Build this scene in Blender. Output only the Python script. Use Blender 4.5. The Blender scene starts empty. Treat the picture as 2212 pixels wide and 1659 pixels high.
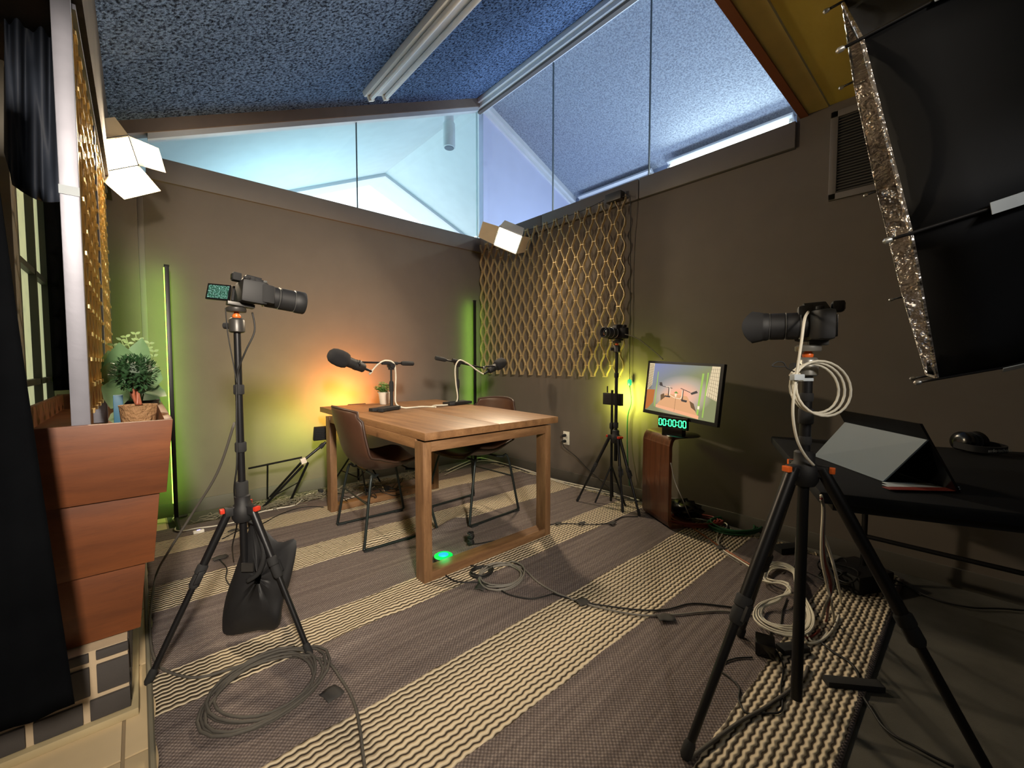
import bpy, bmesh, math, random
from mathutils import Vector as V, Matrix as M4, Euler
R = math.radians; PI = math.pi
random.seed(7)
S = bpy.context.scene; COL = S.collection

# ------------------------------------------------------------ camera, world, exposure
CH = 1.08; YAW = R(41.9); PIT = R(2.75); FPX = 901.0; CX, CY = 1106.0, 829.5
XC, YB = 2.92, 3.78          # right wall plane, back wall plane
cam_d = bpy.data.cameras.new('camera'); cam = bpy.data.objects.new('camera', cam_d); COL.objects.link(cam)
cam_d.sensor_width = 36; cam_d.lens = 36*FPX/2212; cam_d.clip_start = .02; cam_d.clip_end = 200
cam.location = (0, 0, CH); cam.rotation_euler = (R(90)-PIT, 0, -YAW); S.camera = cam
S.view_settings.view_transform = 'Standard'; S.view_settings.look = 'None'
S.view_settings.gamma = 1; S.view_settings.exposure = 0.0; S.view_settings.use_curve_mapping = False
w = bpy.data.worlds.new('sky'); S.world = w; w.use_nodes = True
bg = w.node_tree.nodes['Background']; bg.inputs[0].default_value = (.80, .92, 1, 1); bg.inputs[1].default_value = 2.6

def light(name, kind, loc, power, col, aim=None, size=.3, size_y=None, parent=None, spread=None, spot=None):
    l = bpy.data.lights.new(name, kind); l.energy = power; l.color = col
    if kind == 'AREA':
        l.size = size
        if size_y: l.shape = 'RECTANGLE'; l.size_y = size_y
        if spread: l.spread = R(spread)
    elif kind == 'SPOT':
        l.shadow_soft_size = size; l.spot_size = R(spot or 90); l.spot_blend = .6
    else: l.shadow_soft_size = size
    o = bpy.data.objects.new(name, l); COL.objects.link(o); o.location = loc
    if aim is not None: o.rotation_euler = (V(aim)-V(loc)).to_track_quat('-Z', 'Y').to_euler()
    if parent:
        o.parent = parent; o.matrix_parent_inverse = parent.matrix_basis.inverted()
    return o
# unseen warm key behind the camera; the other lamps are fills added for brightness
light('key_light', 'AREA', (-.35, -1.35, 2.2), 62, (1, .88, .73), (.8, 2.6, .85), .4, spread=60)
light('side_fill', 'POINT', (.75, -1.3, 1.75), 7, (.80, .90, 1), None, .2)  # added unseen fill for the softbox side, soffit and right wall
light('tripod_fill_spot', 'SPOT', (.2, -1.4, 1.9), 42, (1, .97, .93), (1.46, .33, 1.12), .06, spot=17)  # unseen spot added to put highlights on the right camera
light('neighbour_fill', 'POINT', (3.7, 1.2, 1.1), 175, (.62, .79, 1.0), None, .35)  # added unseen fill that cools the popcorn slopes through the glass
light('neighbour_fill', 'POINT', (3.7, 2.9, 1.2), 75, (.60, .76, 1.0), None, .3)  # second added fill, farther along the same room
light('annex_fill', 'AREA', (1.6, 5.4, 2.0), 32, (.50, .86, 1.0), (2.4, 4.8, 4.0), 1.6, 1.0)  # added fill under the annex ceiling, standing in for window daylight
light('added_blue_fill', 'POINT', (3.6, 3.1, 2.35), 2.2, (.30, .34, 1.0), None, .1)  # added blue lamp that tints the infill wall of the next bay

# ------------------------------------------------------------ picture ray -> point on a real plane
fw = V((math.sin(YAW)*math.cos(PIT), math.cos(YAW)*math.cos(PIT), -math.sin(PIT)))
rt = V((math.cos(YAW), -math.sin(YAW), 0)); up = rt.cross(fw)
def ray(px, py): return fw + rt*((px-CX)/FPX) + up*((CY-py)/FPX)
def at(px, py, x=None, y=None, z=None, d=None):
    r = ray(px, py)
    t = (z-CH)/r.z if z is not None else x/r.x if x is not None else y/r.y if y is not None else d
    return V((0, 0, CH)) + r*t
def fl(px, py, z=.018): return at(px, py, z=z)

# ------------------------------------------------------------ materials
def lin(c):
    c = c/255
    return c/12.92 if c <= .04045 else ((c+.055)/1.055)**2.4
def rgb(r, g, b): return (lin(r), lin(g), lin(b), 1)
class NT:
    def __init__(s, name):
        s.m = bpy.data.materials.new(name); s.m.use_nodes = True; s.t = s.m.node_tree; s.t.nodes.clear()
        s.out = s.n('ShaderNodeOutputMaterial'); s.b = s.n('ShaderNodeBsdfPrincipled'); s.l(s.b.outputs[0], s.out.inputs[0])
        s.tc = s.n('ShaderNodeTexCoord')
    def n(s, k, **kw):
        x = s.t.nodes.new(k)
        for a, b in kw.items(): setattr(x, a, b)
        return x
    def l(s, a, b): s.t.links.new(a, b)
    def mapping(s, scale, coord='Object', rot=(0,0,0)):
        m = s.n('ShaderNodeMapping'); m.inputs['Scale'].default_value = scale; m.inputs['Rotation'].default_value = rot
        s.l(s.tc.outputs[coord], m.inputs[0]); return m.outputs[0]
    def noise(s, vec, scale, detail=4, rough=.55):
        x = s.n('ShaderNodeTexNoise'); x.inputs['Scale'].default_value = scale; x.inputs['Detail'].default_value = detail
        x.inputs['Roughness'].default_value = rough; s.l(vec, x.inputs['Vector']); return x.outputs['Fac']
    def ramp(s, fac, stops, interp='LINEAR'):
        x = s.n('ShaderNodeValToRGB'); x.color_ramp.interpolation = interp; e = x.color_ramp.elements
        while len(e) < len(stops): e.new(.5)
        for i, (p, c) in enumerate(stops): e[i].position = p; e[i].color = c
        s.l(fac, x.inputs[0]); return x.outputs[0]
    def math(s, op, a, b=None, c=None):
        x = s.n('ShaderNodeMath', operation=op)
        for i, v in enumerate((a, b, c)):
            if v is None: continue
            if isinstance(v, (int, float)): x.inputs[i].default_value = v
            else: s.l(v, x.inputs[i])
        return x.outputs[0]
    def mix(s, f, a, b):
        x = s.n('ShaderNodeMix', data_type='RGBA')
        for i, v in ((0, f), (6, a), (7, b)):
            if isinstance(v, (int, float)): x.inputs[i].default_value = v
            elif isinstance(v, tuple): x.inputs[i].default_value = v
            else: s.l(v, x.inputs[i])
        return x.outputs[2]
    def bump(s, h, strength, dist):
        x = s.n('ShaderNodeBump'); x.inputs['Strength'].default_value = strength; x.inputs['Distance'].default_value = dist
        s.l(h, x.inputs['Height']); s.l(x.outputs[0], s.b.inputs['Normal'])
def plain(name, c, rough=.6, metal=0, bump=0, bscale=200, vary=.08, spec=.5, coat=0, bd=.002):
    t = NT(name); v = t.mapping((1,1,1)); n = t.noise(v, 6, 3)
    c2 = tuple(min(1, x*(1+vary)) for x in c[:3])+(1,); c1 = tuple(x*(1-vary) for x in c[:3])+(1,)
    t.l(t.ramp(n, [(.3, c1), (.7, c2)]), t.b.inputs['Base Color'])
    t.b.inputs['Roughness'].default_value = rough; t.b.inputs['Metallic'].default_value = metal
    t.b.inputs['Specular IOR Level'].default_value = spec; t.b.inputs['Coat Weight'].default_value = coat
    if bump: t.bump(t.noise(v, bscale, 3), bump, bd)
    return t.m
def emit(name, c, s, base=(0,0,0,1)):
    t = NT(name); t.b.inputs['Base Color'].default_value = base; t.b.inputs['Emission Color'].default_value = c
    t.b.inputs['Emission Strength'].default_value = s; t.b.inputs['Roughness'].default_value = .4; return t.m
def wood(name, c1, c2, c3, scale=(1.2, 14, 14), rough=.42, rot=(0,0,0), gs=3.0, fine=.35, coat=.0):
    t = NT(name); v = t.mapping(scale, rot=rot)
    n = t.noise(v, gs, 5, .6); g = t.ramp(n, [(.28, c1), (.5, c2), (.72, c3)])
    v2 = t.mapping(tuple(k*7 for k in scale), rot=rot); f = t.noise(v2, 4, 3, .6)
    dark = tuple(k*.55 for k in c1[:3])+(1,)
    fm = t.ramp(f, [(.52, (0,0,0,1)), (.75, (fine,)*3+(1,))])
    t.l(t.mix(fm, g, dark), t.b.inputs['Base Color']); t.b.inputs['Roughness'].default_value = rough
    t.b.inputs['Coat Weight'].default_value = coat
    t.bump(f, .12, .001); return t.m
def glass(name, tint=(1,1,1,1)):
    t = NT(name); t.t.nodes.remove(t.b); tr = t.n('ShaderNodeBsdfTransparent'); gl = t.n('ShaderNodeBsdfGlossy')
    tr.inputs[0].default_value = tint; gl.inputs['Roughness'].default_value = .02
    fr = t.n('ShaderNodeLayerWeight'); fr.inputs[0].default_value = .5; mx = t.n('ShaderNodeMixShader')
    t.l(t.math('MULTIPLY_ADD', t.math('POWER', fr.outputs['Facing'], 5.0), .6, .03), mx.inputs[0]); t.l(tr.outputs[0], mx.inputs[1]); t.l(gl.outputs[0], mx.inputs[2]); t.l(mx.outputs[0], t.out.inputs[0])
    return t.m
def popcorn(name, c, dark, sc=75, strength=1.0):
    t = NT(name); v = t.mapping((1,1,1)); a = t.noise(v, sc, 4, .62); b = t.noise(v, sc*.35, 3, .6)
    h = t.math('ADD', a, t.math('MULTIPLY', b, .6))
    t.l(t.ramp(a, [(.38, dark), (.58, c)]), t.b.inputs['Base Color']); t.b.inputs['Roughness'].default_value = .95
    t.b.inputs['Specular IOR Level'].default_value = .1
    t.bump(h, strength, .03); return t.m
def rugmat():
    t = NT('woven_rug'); tc = t.tc.outputs['Object']; sep = t.n('ShaderNodeSeparateXYZ'); t.l(tc, sep.inputs[0]); x, y = sep.outputs[0], sep.outputs[1]
    wob = t.noise(t.mapping((2.2, 2.2, 1)), 1.0, 2)
    yy = t.math('ADD', y, t.math('MULTIPLY', t.math('SUBTRACT', wob, .5), .05))
    fine = t.noise(t.mapping((25, 25, 1)), 1.0, 2); yy = t.math('ADD', yy, t.math('MULTIPLY', t.math('SUBTRACT', fine, .5), .012))
    f = t.math('DIVIDE', yy, 4.0); K = (0,0,0,1); W = (1,1,1,1)
    st = [(0, K), (.215/4, W), (.465/4, K), (.885/4, W), (1.225/4, K), (1.61/4, W), (1.835/4, K), (2.32/4, W), (2.59/4, K), (3.0/4, W), (3.25/4, K)]
    mask = t.ramp(f, st, 'CONSTANT')
    n1 = t.noise(t.mapping((14, 14, 1)), 1, 3); wy = t.math('MULTIPLY', t.math('SINE', t.math('MULTIPLY', x, 2*PI/.034)), .6)
    ph = t.math('ADD', t.math('ADD', t.math('MULTIPLY', y, 2*PI/.0205), wy), t.math('MULTIPLY', n1, 5))
    rg = t.math('SINE', ph); rg01 = t.math('MULTIPLY_ADD', rg, .5, .5)
    cr = t.ramp(rg01, [(.10, rgb(66, 58, 50)), (.34, rgb(188, 172, 146)), (.9, rgb(212, 198, 172))])
    # dark weave: fine grid with lighter specks
    gx = t.math('SINE', t.math('MULTIPLY', x, 2*PI/.014)); gy = t.math('SINE', t.math('ADD', t.math('MULTIPLY', y, 2*PI/.0135), t.math('MULTIPLY', n1, 4)))
    gg = t.math('MULTIPLY_ADD', t.math('MULTIPLY', gx, gy), .5, .5)
    streak = t.noise(t.mapping((1.2, 28, 1)), 1, 4, .7); sp = t.noise(t.mapping((90, 90, 1)), 1, 2, .8)
    s = t.math('ADD', t.math('MULTIPLY', gg, .35), t.math('ADD', t.math('MULTIPLY', streak, .55), t.math('MULTIPLY', sp, .35)))
    dk = t.ramp(s, [(.30, rgb(64, 57, 56)), (.62, rgb(106, 96, 93)), (.95, rgb(160, 148, 140))])
    t.l(t.mix(mask, dk, cr), t.b.inputs['Base Color']); t.b.inputs['Roughness'].default_value = .95
    t.b.inputs['Specular IOR Level'].default_value = .1
    h = t.mix(mask, t.math('MULTIPLY', gg, .35), rg01); t.bump(h, .8, .006); return t.m
def backdrop(name):
    t = NT(name); sep = t.n('ShaderNodeSeparateXYZ'); t.l(t.tc.outputs['Generated'], sep.inputs[0]); x, z = sep.outputs[0], sep.outputs[2]
    r1 = t.math('POWER', t.math('MULTIPLY', t.math('SUBTRACT', x, .48), 2.6), 2.0)
    r2 = t.math('POWER', t.math('MULTIPLY', t.math('SUBTRACT', z, .40), 2.6), 2.0)
    g = t.math('ADD', r1, r2)
    c = t.ramp(g, [(.0, rgb(250, 168, 130)), (.12, rgb(226, 176, 150)), (.45, rgb(178, 164, 146)), (1, rgb(128, 132, 96))])
    c = t.mix(t.math('MULTIPLY', t.math('MAXIMUM', t.math('SUBTRACT', t.math('ADD', x, z), 1.1), 0), .9), c, rgb(120, 128, 190))
    t.b.inputs['Base Color'].default_value = (0,0,0,1); t.l(c, t.b.inputs['Emission Color']); t.b.inputs['Emission Strength'].default_value = 1.15
    t.b.inputs['Roughness'].default_value = .3; return t.m
def camscreen(name):
    t = NT(name); n = t.noise(t.mapping((1,1,1)), 260, 3, .7)
    t.l(t.ramp(n, [(.42, rgb(18, 60, 48)), (.55, rgb(60, 140, 110)), (.62, rgb(190, 235, 225))]), t.b.inputs['Emission Color'])
    t.b.inputs['Base Color'].default_value = (0,0,0,1); t.b.inputs['Emission Strength'].default_value = .8; return t.m

m = {}
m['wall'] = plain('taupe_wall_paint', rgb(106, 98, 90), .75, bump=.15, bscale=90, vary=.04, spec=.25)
m['trim'] = plain('taupe_trim_paint', rgb(108, 102, 97), .55, vary=.04, spec=.4)
m['base'] = plain('vinyl_baseboard', rgb(88, 84, 77), .6, vary=.05)
m['white_wall'] = plain('pale_drywall', rgb(214, 226, 228), .85, vary=.03)
m['blue_lit_wall'] = plain('blue_lit_drywall', rgb(196, 200, 226), .85, vary=.03)  # blue light put into the colour of a white wall
m['popL'] = popcorn('popcorn_ceiling_coarse', rgb(128, 156, 200), rgb(30, 40, 60), 58, 1.0)  # blue cast of the cool light put into the ceiling colours
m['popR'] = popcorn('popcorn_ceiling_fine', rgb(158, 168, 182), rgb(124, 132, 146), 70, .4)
m['beam'] = plain('white_beam_paint', rgb(210, 214, 218), .5, vary=.04)
m['board'] = plain('brown_fascia_board', rgb(128, 112, 100), .6)
m['bulk'] = plain('dark_rough_bulkhead', rgb(48, 42, 40), .95, bump=1, bscale=60, vary=.3)
m['glass'] = glass('clear_glass'); m['line'] = plain('glass_joint', rgb(70, 84, 92), .4)
m['soffit'] = wood('ochre_soffit_panel', rgb(200, 172, 72), rgb(208, 182, 80), rgb(214, 190, 90), (1, 3, 3), .6, fine=.08)
m['orange'] = plain('orange_brown_edge', rgb(124, 66, 28), .5); m['soft_edge'] = plain('ochre_edge_strip', rgb(190, 166, 92), .5)
m['carpet'] = plain('dark_grey_carpet', rgb(84, 82, 76), .95, bump=.6, bscale=300, vary=.2, spec=.1)
m['tile'] = plain('cream_floor_tile', rgb(206, 184, 146), .45, vary=.06, bump=.05, bscale=30)
m['grout'] = plain('tile_grout', rgb(150, 132, 104), .9)
m['rug'] = rugmat(); m['fringe'] = plain('rug_fringe_cotton', rgb(190, 176, 146), .95)
m['fringe_dark'] = plain('rug_fringe_grey', rgb(120, 114, 96), .95)
oak = (rgb(104, 73, 46), rgb(128, 93, 61), rgb(147, 110, 75))
m['top'] = wood('oak_table_top', *oak, (12, 1.0, 12), .46, gs=1.6, fine=.6)
m['leg'] = wood('oak_table_leg', rgb(96, 68, 45), rgb(120, 88, 59), rgb(140, 106, 74), (10, 10, 1.2), .45, fine=.45)
m['legx'] = wood('oak_table_rail', rgb(96, 68, 45), rgb(120, 88, 59), rgb(140, 106, 74), (1.2, 10, 10), .45, fine=.45)
m['planter'] = wood('redwood_board', rgb(84, 44, 21), rgb(102, 55, 26), rgb(118, 66, 32), (.9, 8, 7), .5, gs=2.0, fine=.3)
m['walnut'] = wood('bentwood_walnut', rgb(74, 42, 25), rgb(96, 56, 34), rgb(112, 68, 43), (16, 16, .8), .32, fine=.3, coat=.3)
m['leather'] = plain('brown_leather', rgb(72, 48, 36), .38, vary=.15, bump=.25, bscale=160)
m['leather_dk'] = plain('dark_leather_seam', rgb(54, 34, 24), .5)
m['black'] = plain('black_metal', rgb(26, 26, 28), .38, vary=.1, metal=.3); m['blackm'] = plain('matte_black_plastic', rgb(22, 22, 24), .62)
m['blackg'] = plain('gloss_black', rgb(14, 14, 16), .2); m['rubber'] = plain('black_rubber', rgb(30, 30, 31), .85)
m['steel'] = plain('dark_chair_steel', rgb(46, 52, 52), .42, metal=.6)
m['foam'] = plain('black_foam', rgb(30, 30, 33), .95, bump=.8, bscale=400, vary=.2)
m['fabric'] = plain('black_curtain_cloth', rgb(11, 12, 14), .95, bump=.3, bscale=300, vary=.2, spec=0)
m['drape'] = plain('sheen_tinted_drape', rgb(44, 50, 62), .6, vary=.2, spec=.3)  # bluish highlights of the folds put into the cloth colour
m['softblack'] = plain('black_softbox_cloth', rgb(13, 15, 19), .75, vary=.15, spec=.25)
m['velcro'] = plain('pale_velcro', rgb(176, 184, 190), .7); m['silver'] = plain('crumpled_silver', rgb(196, 188, 180), .3, metal=.85, bump=1, bscale=22, bd=.05, vary=.35)
m['alu'] = plain('brushed_aluminium', rgb(134, 134, 144), .5, metal=.6, vary=.12, bump=.1, bscale=80)
m['gold'] = plain('gold_ribbon', rgb(214, 190, 140), .36, metal=.35, vary=.08); m['gold2'] = plain('bright_gold_ribbon', rgb(228, 196, 132), .3, metal=.45, vary=.1)
m['doorflap'] = plain('cream_lit_barn_door', rgb(222, 206, 176), .5, metal=.2)
m['led'] = emit('led_diffuser', (1, .86, .62, 1), 14); m['tube'] = emit('fluorescent_glow', (.86, 1, .96, 1), 9)
m['tube_off'] = plain('unlit_tube', rgb(220, 224, 228), .35)
m['green_led'] = emit('green_led_strip', (.30, 1, .05, 1), 7); m['green_disc'] = emit('green_ring_glow', (.0, .9, .10, 1), 1.1); m['cyan_disc'] = emit('cyan_disc_glow', (.03, .55, .85, 1), 1.1)
m['digit'] = emit('green_digits', (.05, 1, .30, 1), 3.0); m['tiny_green'] = emit('small_green_led', (.1, 1, .4, 1), 5); m['blue_led'] = emit('blue_violet_led', (.35, .3, 1, 1), 4)
m['yellow_panel'] = emit('yellow_panel_glow', (.95, 1, .12, 1), 6); m['orange_panel'] = emit('orange_panel_glow', (1, .42, .08, 1), 6)
m['white'] = plain('white_plastic', rgb(232, 228, 216), .4, vary=.03); m['wcable'] = plain('white_cable', rgb(214, 208, 190), .5, vary=.04)
m['gcable'] = plain('grey_braided_cable', rgb(84, 80, 74), .7, bump=.6, bscale=900); m['silvercable'] = plain('silver_grey_cable', rgb(122, 118, 110), .5)
m['bcable'] = plain('black_cable', rgb(24, 24, 24), .6); m['greencable'] = plain('green_cable', rgb(40, 96, 62), .5); m['redcable'] = plain('dark_red_cable', rgb(120, 46, 38), .5)
m['orangecable'] = plain('orange_brown_cable', rgb(158, 92, 58), .5); m['tape'] = plain('charcoal_gaffer_tape', rgb(56, 54, 52), .8)
m['brick'] = plain('charcoal_brick', rgb(62, 58, 56), .8, vary=.2, bump=.5, bscale=60); m['mortar'] = plain('cream_mortar', rgb(186, 166, 138), .9, bump=.4, bscale=80)
m['sill'] = plain('plinth_moulding', rgb(176, 160, 124), .6)
m['pot_w'] = plain('white_ceramic', rgb(226, 214, 200), .35, vary=.02); m['soil'] = plain('dark_soil', rgb(40, 30, 24), .95)
m['pot_woven'] = plain('woven_straw_pot', rgb(150, 114, 78), .75, vary=.25, bump=1, bscale=70, bd=.01); m['trunk'] = plain('copper_brown_stem', rgb(150, 84, 60), .45)
m['leaf_box'] = plain('dark_green_leaflets', rgb(44, 78, 44), .5, vary=.4); m['leaf_big'] = plain('broad_green_leaf', rgb(104, 138, 96), .42, vary=.3)
m['leaf_pale'] = plain('pale_eucalyptus_leaf', rgb(150, 176, 116), .5, vary=.2); m['leaf_small'] = plain('light_green_leaflets', rgb(112, 158, 84), .5, vary=.3)
m['red'] = plain('red_accent', rgb(196, 54, 34), .4); m['orange_acc'] = plain('orange_accent', rgb(226, 104, 40), .35)
m['lens_glass'] = plain('coated_lens_glass', rgb(10, 14, 26), .05, coat=1); m['ring'] = plain('silver_lens_ring', rgb(180, 180, 176), .3, metal=.8)
m['head'] = plain('grey_ball_head', rgb(70, 68, 66), .4, metal=.5); m['headlight'] = plain('light_grey_ball_head', rgb(150, 148, 142), .35, metal=.6)
m['slate'] = plain('slate_grey_cover', rgb(104, 118, 130), .6, vary=.03); m['cam_screen'] = camscreen('camera_screen_picture')
m['window'] = emit('glowing_window_pane', (.62, .66, .38, 1), .55, rgb(150, 156, 120)); m['muntin'] = plain('dark_window_bar', rgb(34, 36, 34), .5)  # panes glow by emission in a cream-green tone
m['jamb'] = plain('grey_brown_jamb', rgb(104, 98, 86), .55); m['blue_box'] = plain('blue_carton', rgb(36, 92, 120), .5); m['glow_green'] = emit('lit_green_plug', (.05, 1, .35, 1), .8)
m['paper'] = plain('printed_paper', rgb(186, 196, 200), .5); m['letter'] = plain('pale_lettering', rgb(150, 150, 146), .6)
m['screen'] = backdrop('monitor_picture_backdrop')
def flat(name, c, s=1.15): return emit(name, c, s)
m['s_table'] = flat('screen_table', rgb(214, 160, 116)); m['s_front'] = flat('screen_table_front', rgb(232, 168, 128)); m['s_dark'] = flat('screen_dark', rgb(62, 58, 58)); m['s_green'] = flat('screen_green', rgb(150, 186, 84))
m['s_or'] = flat('screen_planter', rgb(176, 104, 52)); m['s_lat'] = flat('screen_lattice', rgb(214, 196, 160)); m['s_wh'] = flat('screen_white', rgb(245, 225, 195)); m['s_brown'] = flat('screen_chair', rgb(104, 80, 56)); m['s_leaf'] = flat('screen_leaf', rgb(84, 140, 62))

# ------------------------------------------------------------ mesh building
class B:
    def __init__(s): s.v = []; s.f = []; s.mi = []; s.cur = 0
    def add(s, vs, fs):
        k = len(s.v); s.v += [tuple(p) for p in vs]; s.f += [tuple(i+k for i in f) for f in fs]; s.mi += [s.cur]*len(fs); return s
    def obox(s, c, ax, ay, az):   # centre and three half vectors
        c, ax, ay, az = V(c), V(ax), V(ay), V(az)
        vs = [c+ax*i+ay*j+az*k for i in (-1,1) for j in (-1,1) for k in (-1,1)]
        fs = [(0,1,3,2),(4,6,7,5),(0,4,5,1),(2,3,7,6),(0,2,6,4),(1,5,7,3)]
        if ax.cross(ay).dot(az) < 0: fs = [f[::-1] for f in fs]
        return s.add(vs, fs)
    def box(s, x0, x1, y0, y1, z0, z1):
        return s.obox(((x0+x1)/2, (y0+y1)/2, (z0+z1)/2), ((x1-x0)/2,0,0), (0,(y1-y0)/2,0), (0,0,(z1-z0)/2))
    def tube(s, pts, r, n=8, cap=True, closed=False):
        pts = [V(p) for p in pts]; N = len(pts); rs = r if isinstance(r, (list, tuple)) else [r]*N
        def tan(i):
            a = pts[(i-1) % N] if closed else pts[max(i-1, 0)]; b = pts[(i+1) % N] if closed else pts[min(i+1, N-1)]
            d = b-a; return d.normalized() if d.length > 1e-9 else V((0,0,1))
        t = tan(0); u = t.cross(V((0,0,1)))
        if u.length < .05: u = t.cross(V((1,0,0)))
        u.normalize(); vs = []; fs = []
        for i in range(N):
            t = tan(i); u = (u-t*u.dot(t))
            if u.length < 1e-6: u = t.orthogonal()
            u.normalize(); w_ = t.cross(u)
            for k in range(n):
                a = 2*PI*k/n; vs.append(pts[i]+(u*math.cos(a)+w_*math.sin(a))*rs[i])
        for i in range(N if closed else N-1):
            j = (i+1) % N
            for k in range(n):
                k2 = (k+1) % n; fs.append((i*n+k, i*n+k2, j*n+k2, j*n+k))
        if cap and not closed:
            fs.append(tuple(range(n))[::-1]); fs.append(tuple((N-1)*n+k for k in range(n)))
        return s.add(vs, fs)
    def cyl(s, a, b, r, r2=None, n=16): return s.tube([a, b], [r, r if r2 is None else r2], n)
    def lathe(s, prof, c=(0,0,0), axis=(0,0,1), n=24):   # prof: (radius, height)
        axis = V(axis).normalized(); u = axis.orthogonal().normalized(); w_ = axis.cross(u); c = V(c); vs = []; fs = []
        for r_, h in prof:
            for k in range(n):
                a = 2*PI*k/n; vs.append(c+axis*h+(u*math.cos(a)+w_*math.sin(a))*max(r_, 1e-4))
        for i in range(len(prof)-1):
            for k in range(n):
                k2 = (k+1) % n; fs.append((i*n+k, i*n+k2, (i+1)*n+k2, (i+1)*n+k))
        fs.append(tuple(range(n))[::-1]); fs.append(tuple((len(prof)-1)*n+k for k in range(n)))
        return s.add(vs, fs)
    def prism(s, poly, off):      # polygon (list of points) extruded by a vector
        off = V(off); n = len(poly); vs = [V(p) for p in poly]+[V(p)+off for p in poly]
        fs = [tuple(range(n))[::-1], tuple(range(n, 2*n))]+[(i, (i+1) % n, (i+1) % n+n, i+n) for i in range(n)]
        nrm = sum(((vs[i]-vs[0]).cross(vs[(i+1) % n]-vs[0]) for i in range(1, n-1)), V((0,0,0)))
        if nrm.dot(off) < 0: fs = [f[::-1] for f in fs]
        return s.add(vs, fs)
    def grid(s, P, thick=None):   # P[i][j] points
        a, b = len(P), len(P[0]); vs = [p for row in P for p in row]
        fs = [(i*b+j, (i+1)*b+j, (i+1)*b+j+1, i*b+j+1) for i in range(a-1) for j in range(b-1)]
        return s.add(vs, fs)
    def build(s, name, mat, parent=None, bevel=0, smooth=False, local=False, solid=0, sub=0):
        vs = [V(p) for p in s.v]
        if parent is not None:
            org = V((0,0,0)) if local else wloc(parent)
            loc = V((0,0,0))
        else:
            xs = [p.x for p in vs]; ys = [p.y for p in vs]; zs = [p.z for p in vs]
            org = V(((min(xs)+max(xs))/2, (min(ys)+max(ys))/2, min(zs))); loc = org
        me = bpy.data.meshes.new(name); me.from_pydata([p-org for p in vs], [], s.f)
        for mt in (mat if isinstance(mat, list) else [mat]): me.materials.append(mt)
        for i, p in enumerate(me.polygons): p.material_index = s.mi[i]
        if bevel:
            bm = bmesh.new(); bm.from_mesh(me); bmesh.ops.bevel(bm, geom=bm.edges[:], offset=bevel, segments=2, affect='EDGES', profile=.6); bm.to_mesh(me); bm.free()
        if smooth: me.shade_smooth()
        elif bevel: me.shade_smooth()
        o = bpy.data.objects.new(name, me); COL.objects.link(o); o.location = loc
        if parent is not None: o.parent = parent
        if solid:
            q = o.modifiers.new('solid', 'SOLIDIFY'); q.thickness = solid; q.offset = 0
        if sub:
            q = o.modifiers.new('sub', 'SUBSURF'); q.levels = sub; q.render_levels = sub
        if smooth or bevel:
            try:
                bpy.context.view_layer.objects.active = o
                me.set_sharp_from_angle(angle=R(40)) if smooth != 'all' else None
            except Exception: pass
        return o
def wloc(o):
    p = V(o.location)
    while o.parent: o = o.parent; p += V(o.location)
    return p
def tag(o, label=None, cat=None, group=None, kind=None):
    if label: o['label'] = label
    if cat: o['category'] = cat
    if group: o['group'] = group
    if kind: o['kind'] = kind
    return o
def thing(name, label, cat, loc=(0,0,0), rot=None, group=None):
    o = bpy.data.objects.new(name, None); COL.objects.link(o); o.location = loc; o.empty_display_size = .05
    if rot is not None: o.rotation_euler = rot
    return tag(o, label, cat, group)
def struct(o): o['kind'] = 'structure'; return o
def copy_tree(o, parent=None):
    c = o.copy(); COL.objects.link(c)
    if parent: c.parent = parent
    for ch in list(o.children): copy_tree(ch, c)
    return c
def spl(pts, k=6, closed=False):   # Catmull-Rom through points
    pts = [V(p) for p in pts]; n = len(pts); out = []
    rng = range(n if closed else n-1)
    for i in rng:
        p0 = pts[(i-1) % n] if closed or i > 0 else pts[0]; p1 = pts[i]; p2 = pts[(i+1) % n]; p3 = pts[(i+2) % n] if closed or i+2 < n else pts[-1]
        for j in range(k):
            t = j/k; out.append(.5*((2*p1)+(p2-p0)*t+(2*p0-5*p1+4*p2-p3)*t*t+(3*p1-p0-3*p2+p3)*t**3))
    if not closed: out.append(pts[-1])
    return out
def frame(d, roll=0):   # rotation matrix whose +X is d and +Z is as up as possible
    x = V(d).normalized(); y = V((0,0,1)).cross(x).normalized(); z = x.cross(y)
    m_ = M4((x, y, z)).transposed()
    return (m_ @ Euler((roll, 0, 0)).to_matrix()).to_euler()

# ============================================================ SETTING
# floor
f = struct(B().box(-1.2, XC+.1, -2.6, YB+.1, -.06, 0).build('floor', m['carpet']))
b = B().box(-1.15, .12, .5, YB, -.02, .001); b.build('grout_bed', m['grout'], f)
ty = [(.62, 1.06), (1.068, 1.508), (1.516, 1.956), (1.964, 2.404), (2.412, 2.852), (2.86, 3.30), (3.308, 3.748)]
for (y0, y1) in ty:
    for (x0, x1) in ((-.508, -.068), (-.06, .11), (-.956, -.516)):
        B().box(x0, x1, y0, y1, 0, .006).build('tile', m['tile'], f, bevel=.0015)
struct(B().box(-1.2, 6, YB+.1, 6.6, -.06, 0).build('floor', m['carpet'])); struct(B().box(XC+.1, 6, -2.6, YB+.1, -.06, 0).build('floor', m['carpet']))
# back wall partition with top trim
wb = struct(B().box(-.6, XC+.1, YB, YB+.1, 0, 2.34).build('wall_back', m['wall']))
ob = B().box(.085, XC, YB-.022, YB+.1, 2.325, 2.48).build('top_board', m['trim'], wb, bevel=.004)
B().box(-.45, .03, YB-.045, YB, .0, 2.5).build('left_panel', m['wall'], wb, bevel=.003)
B().box(.03, .062, YB-.02, YB, .0, 2.34).build('corner_strip', m['trim'], wb, bevel=.003)
struct(B().box(.062, XC-.012, YB-.012, YB, 0, .095).build('baseboard_back', m['base'], bevel=.003))
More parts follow.
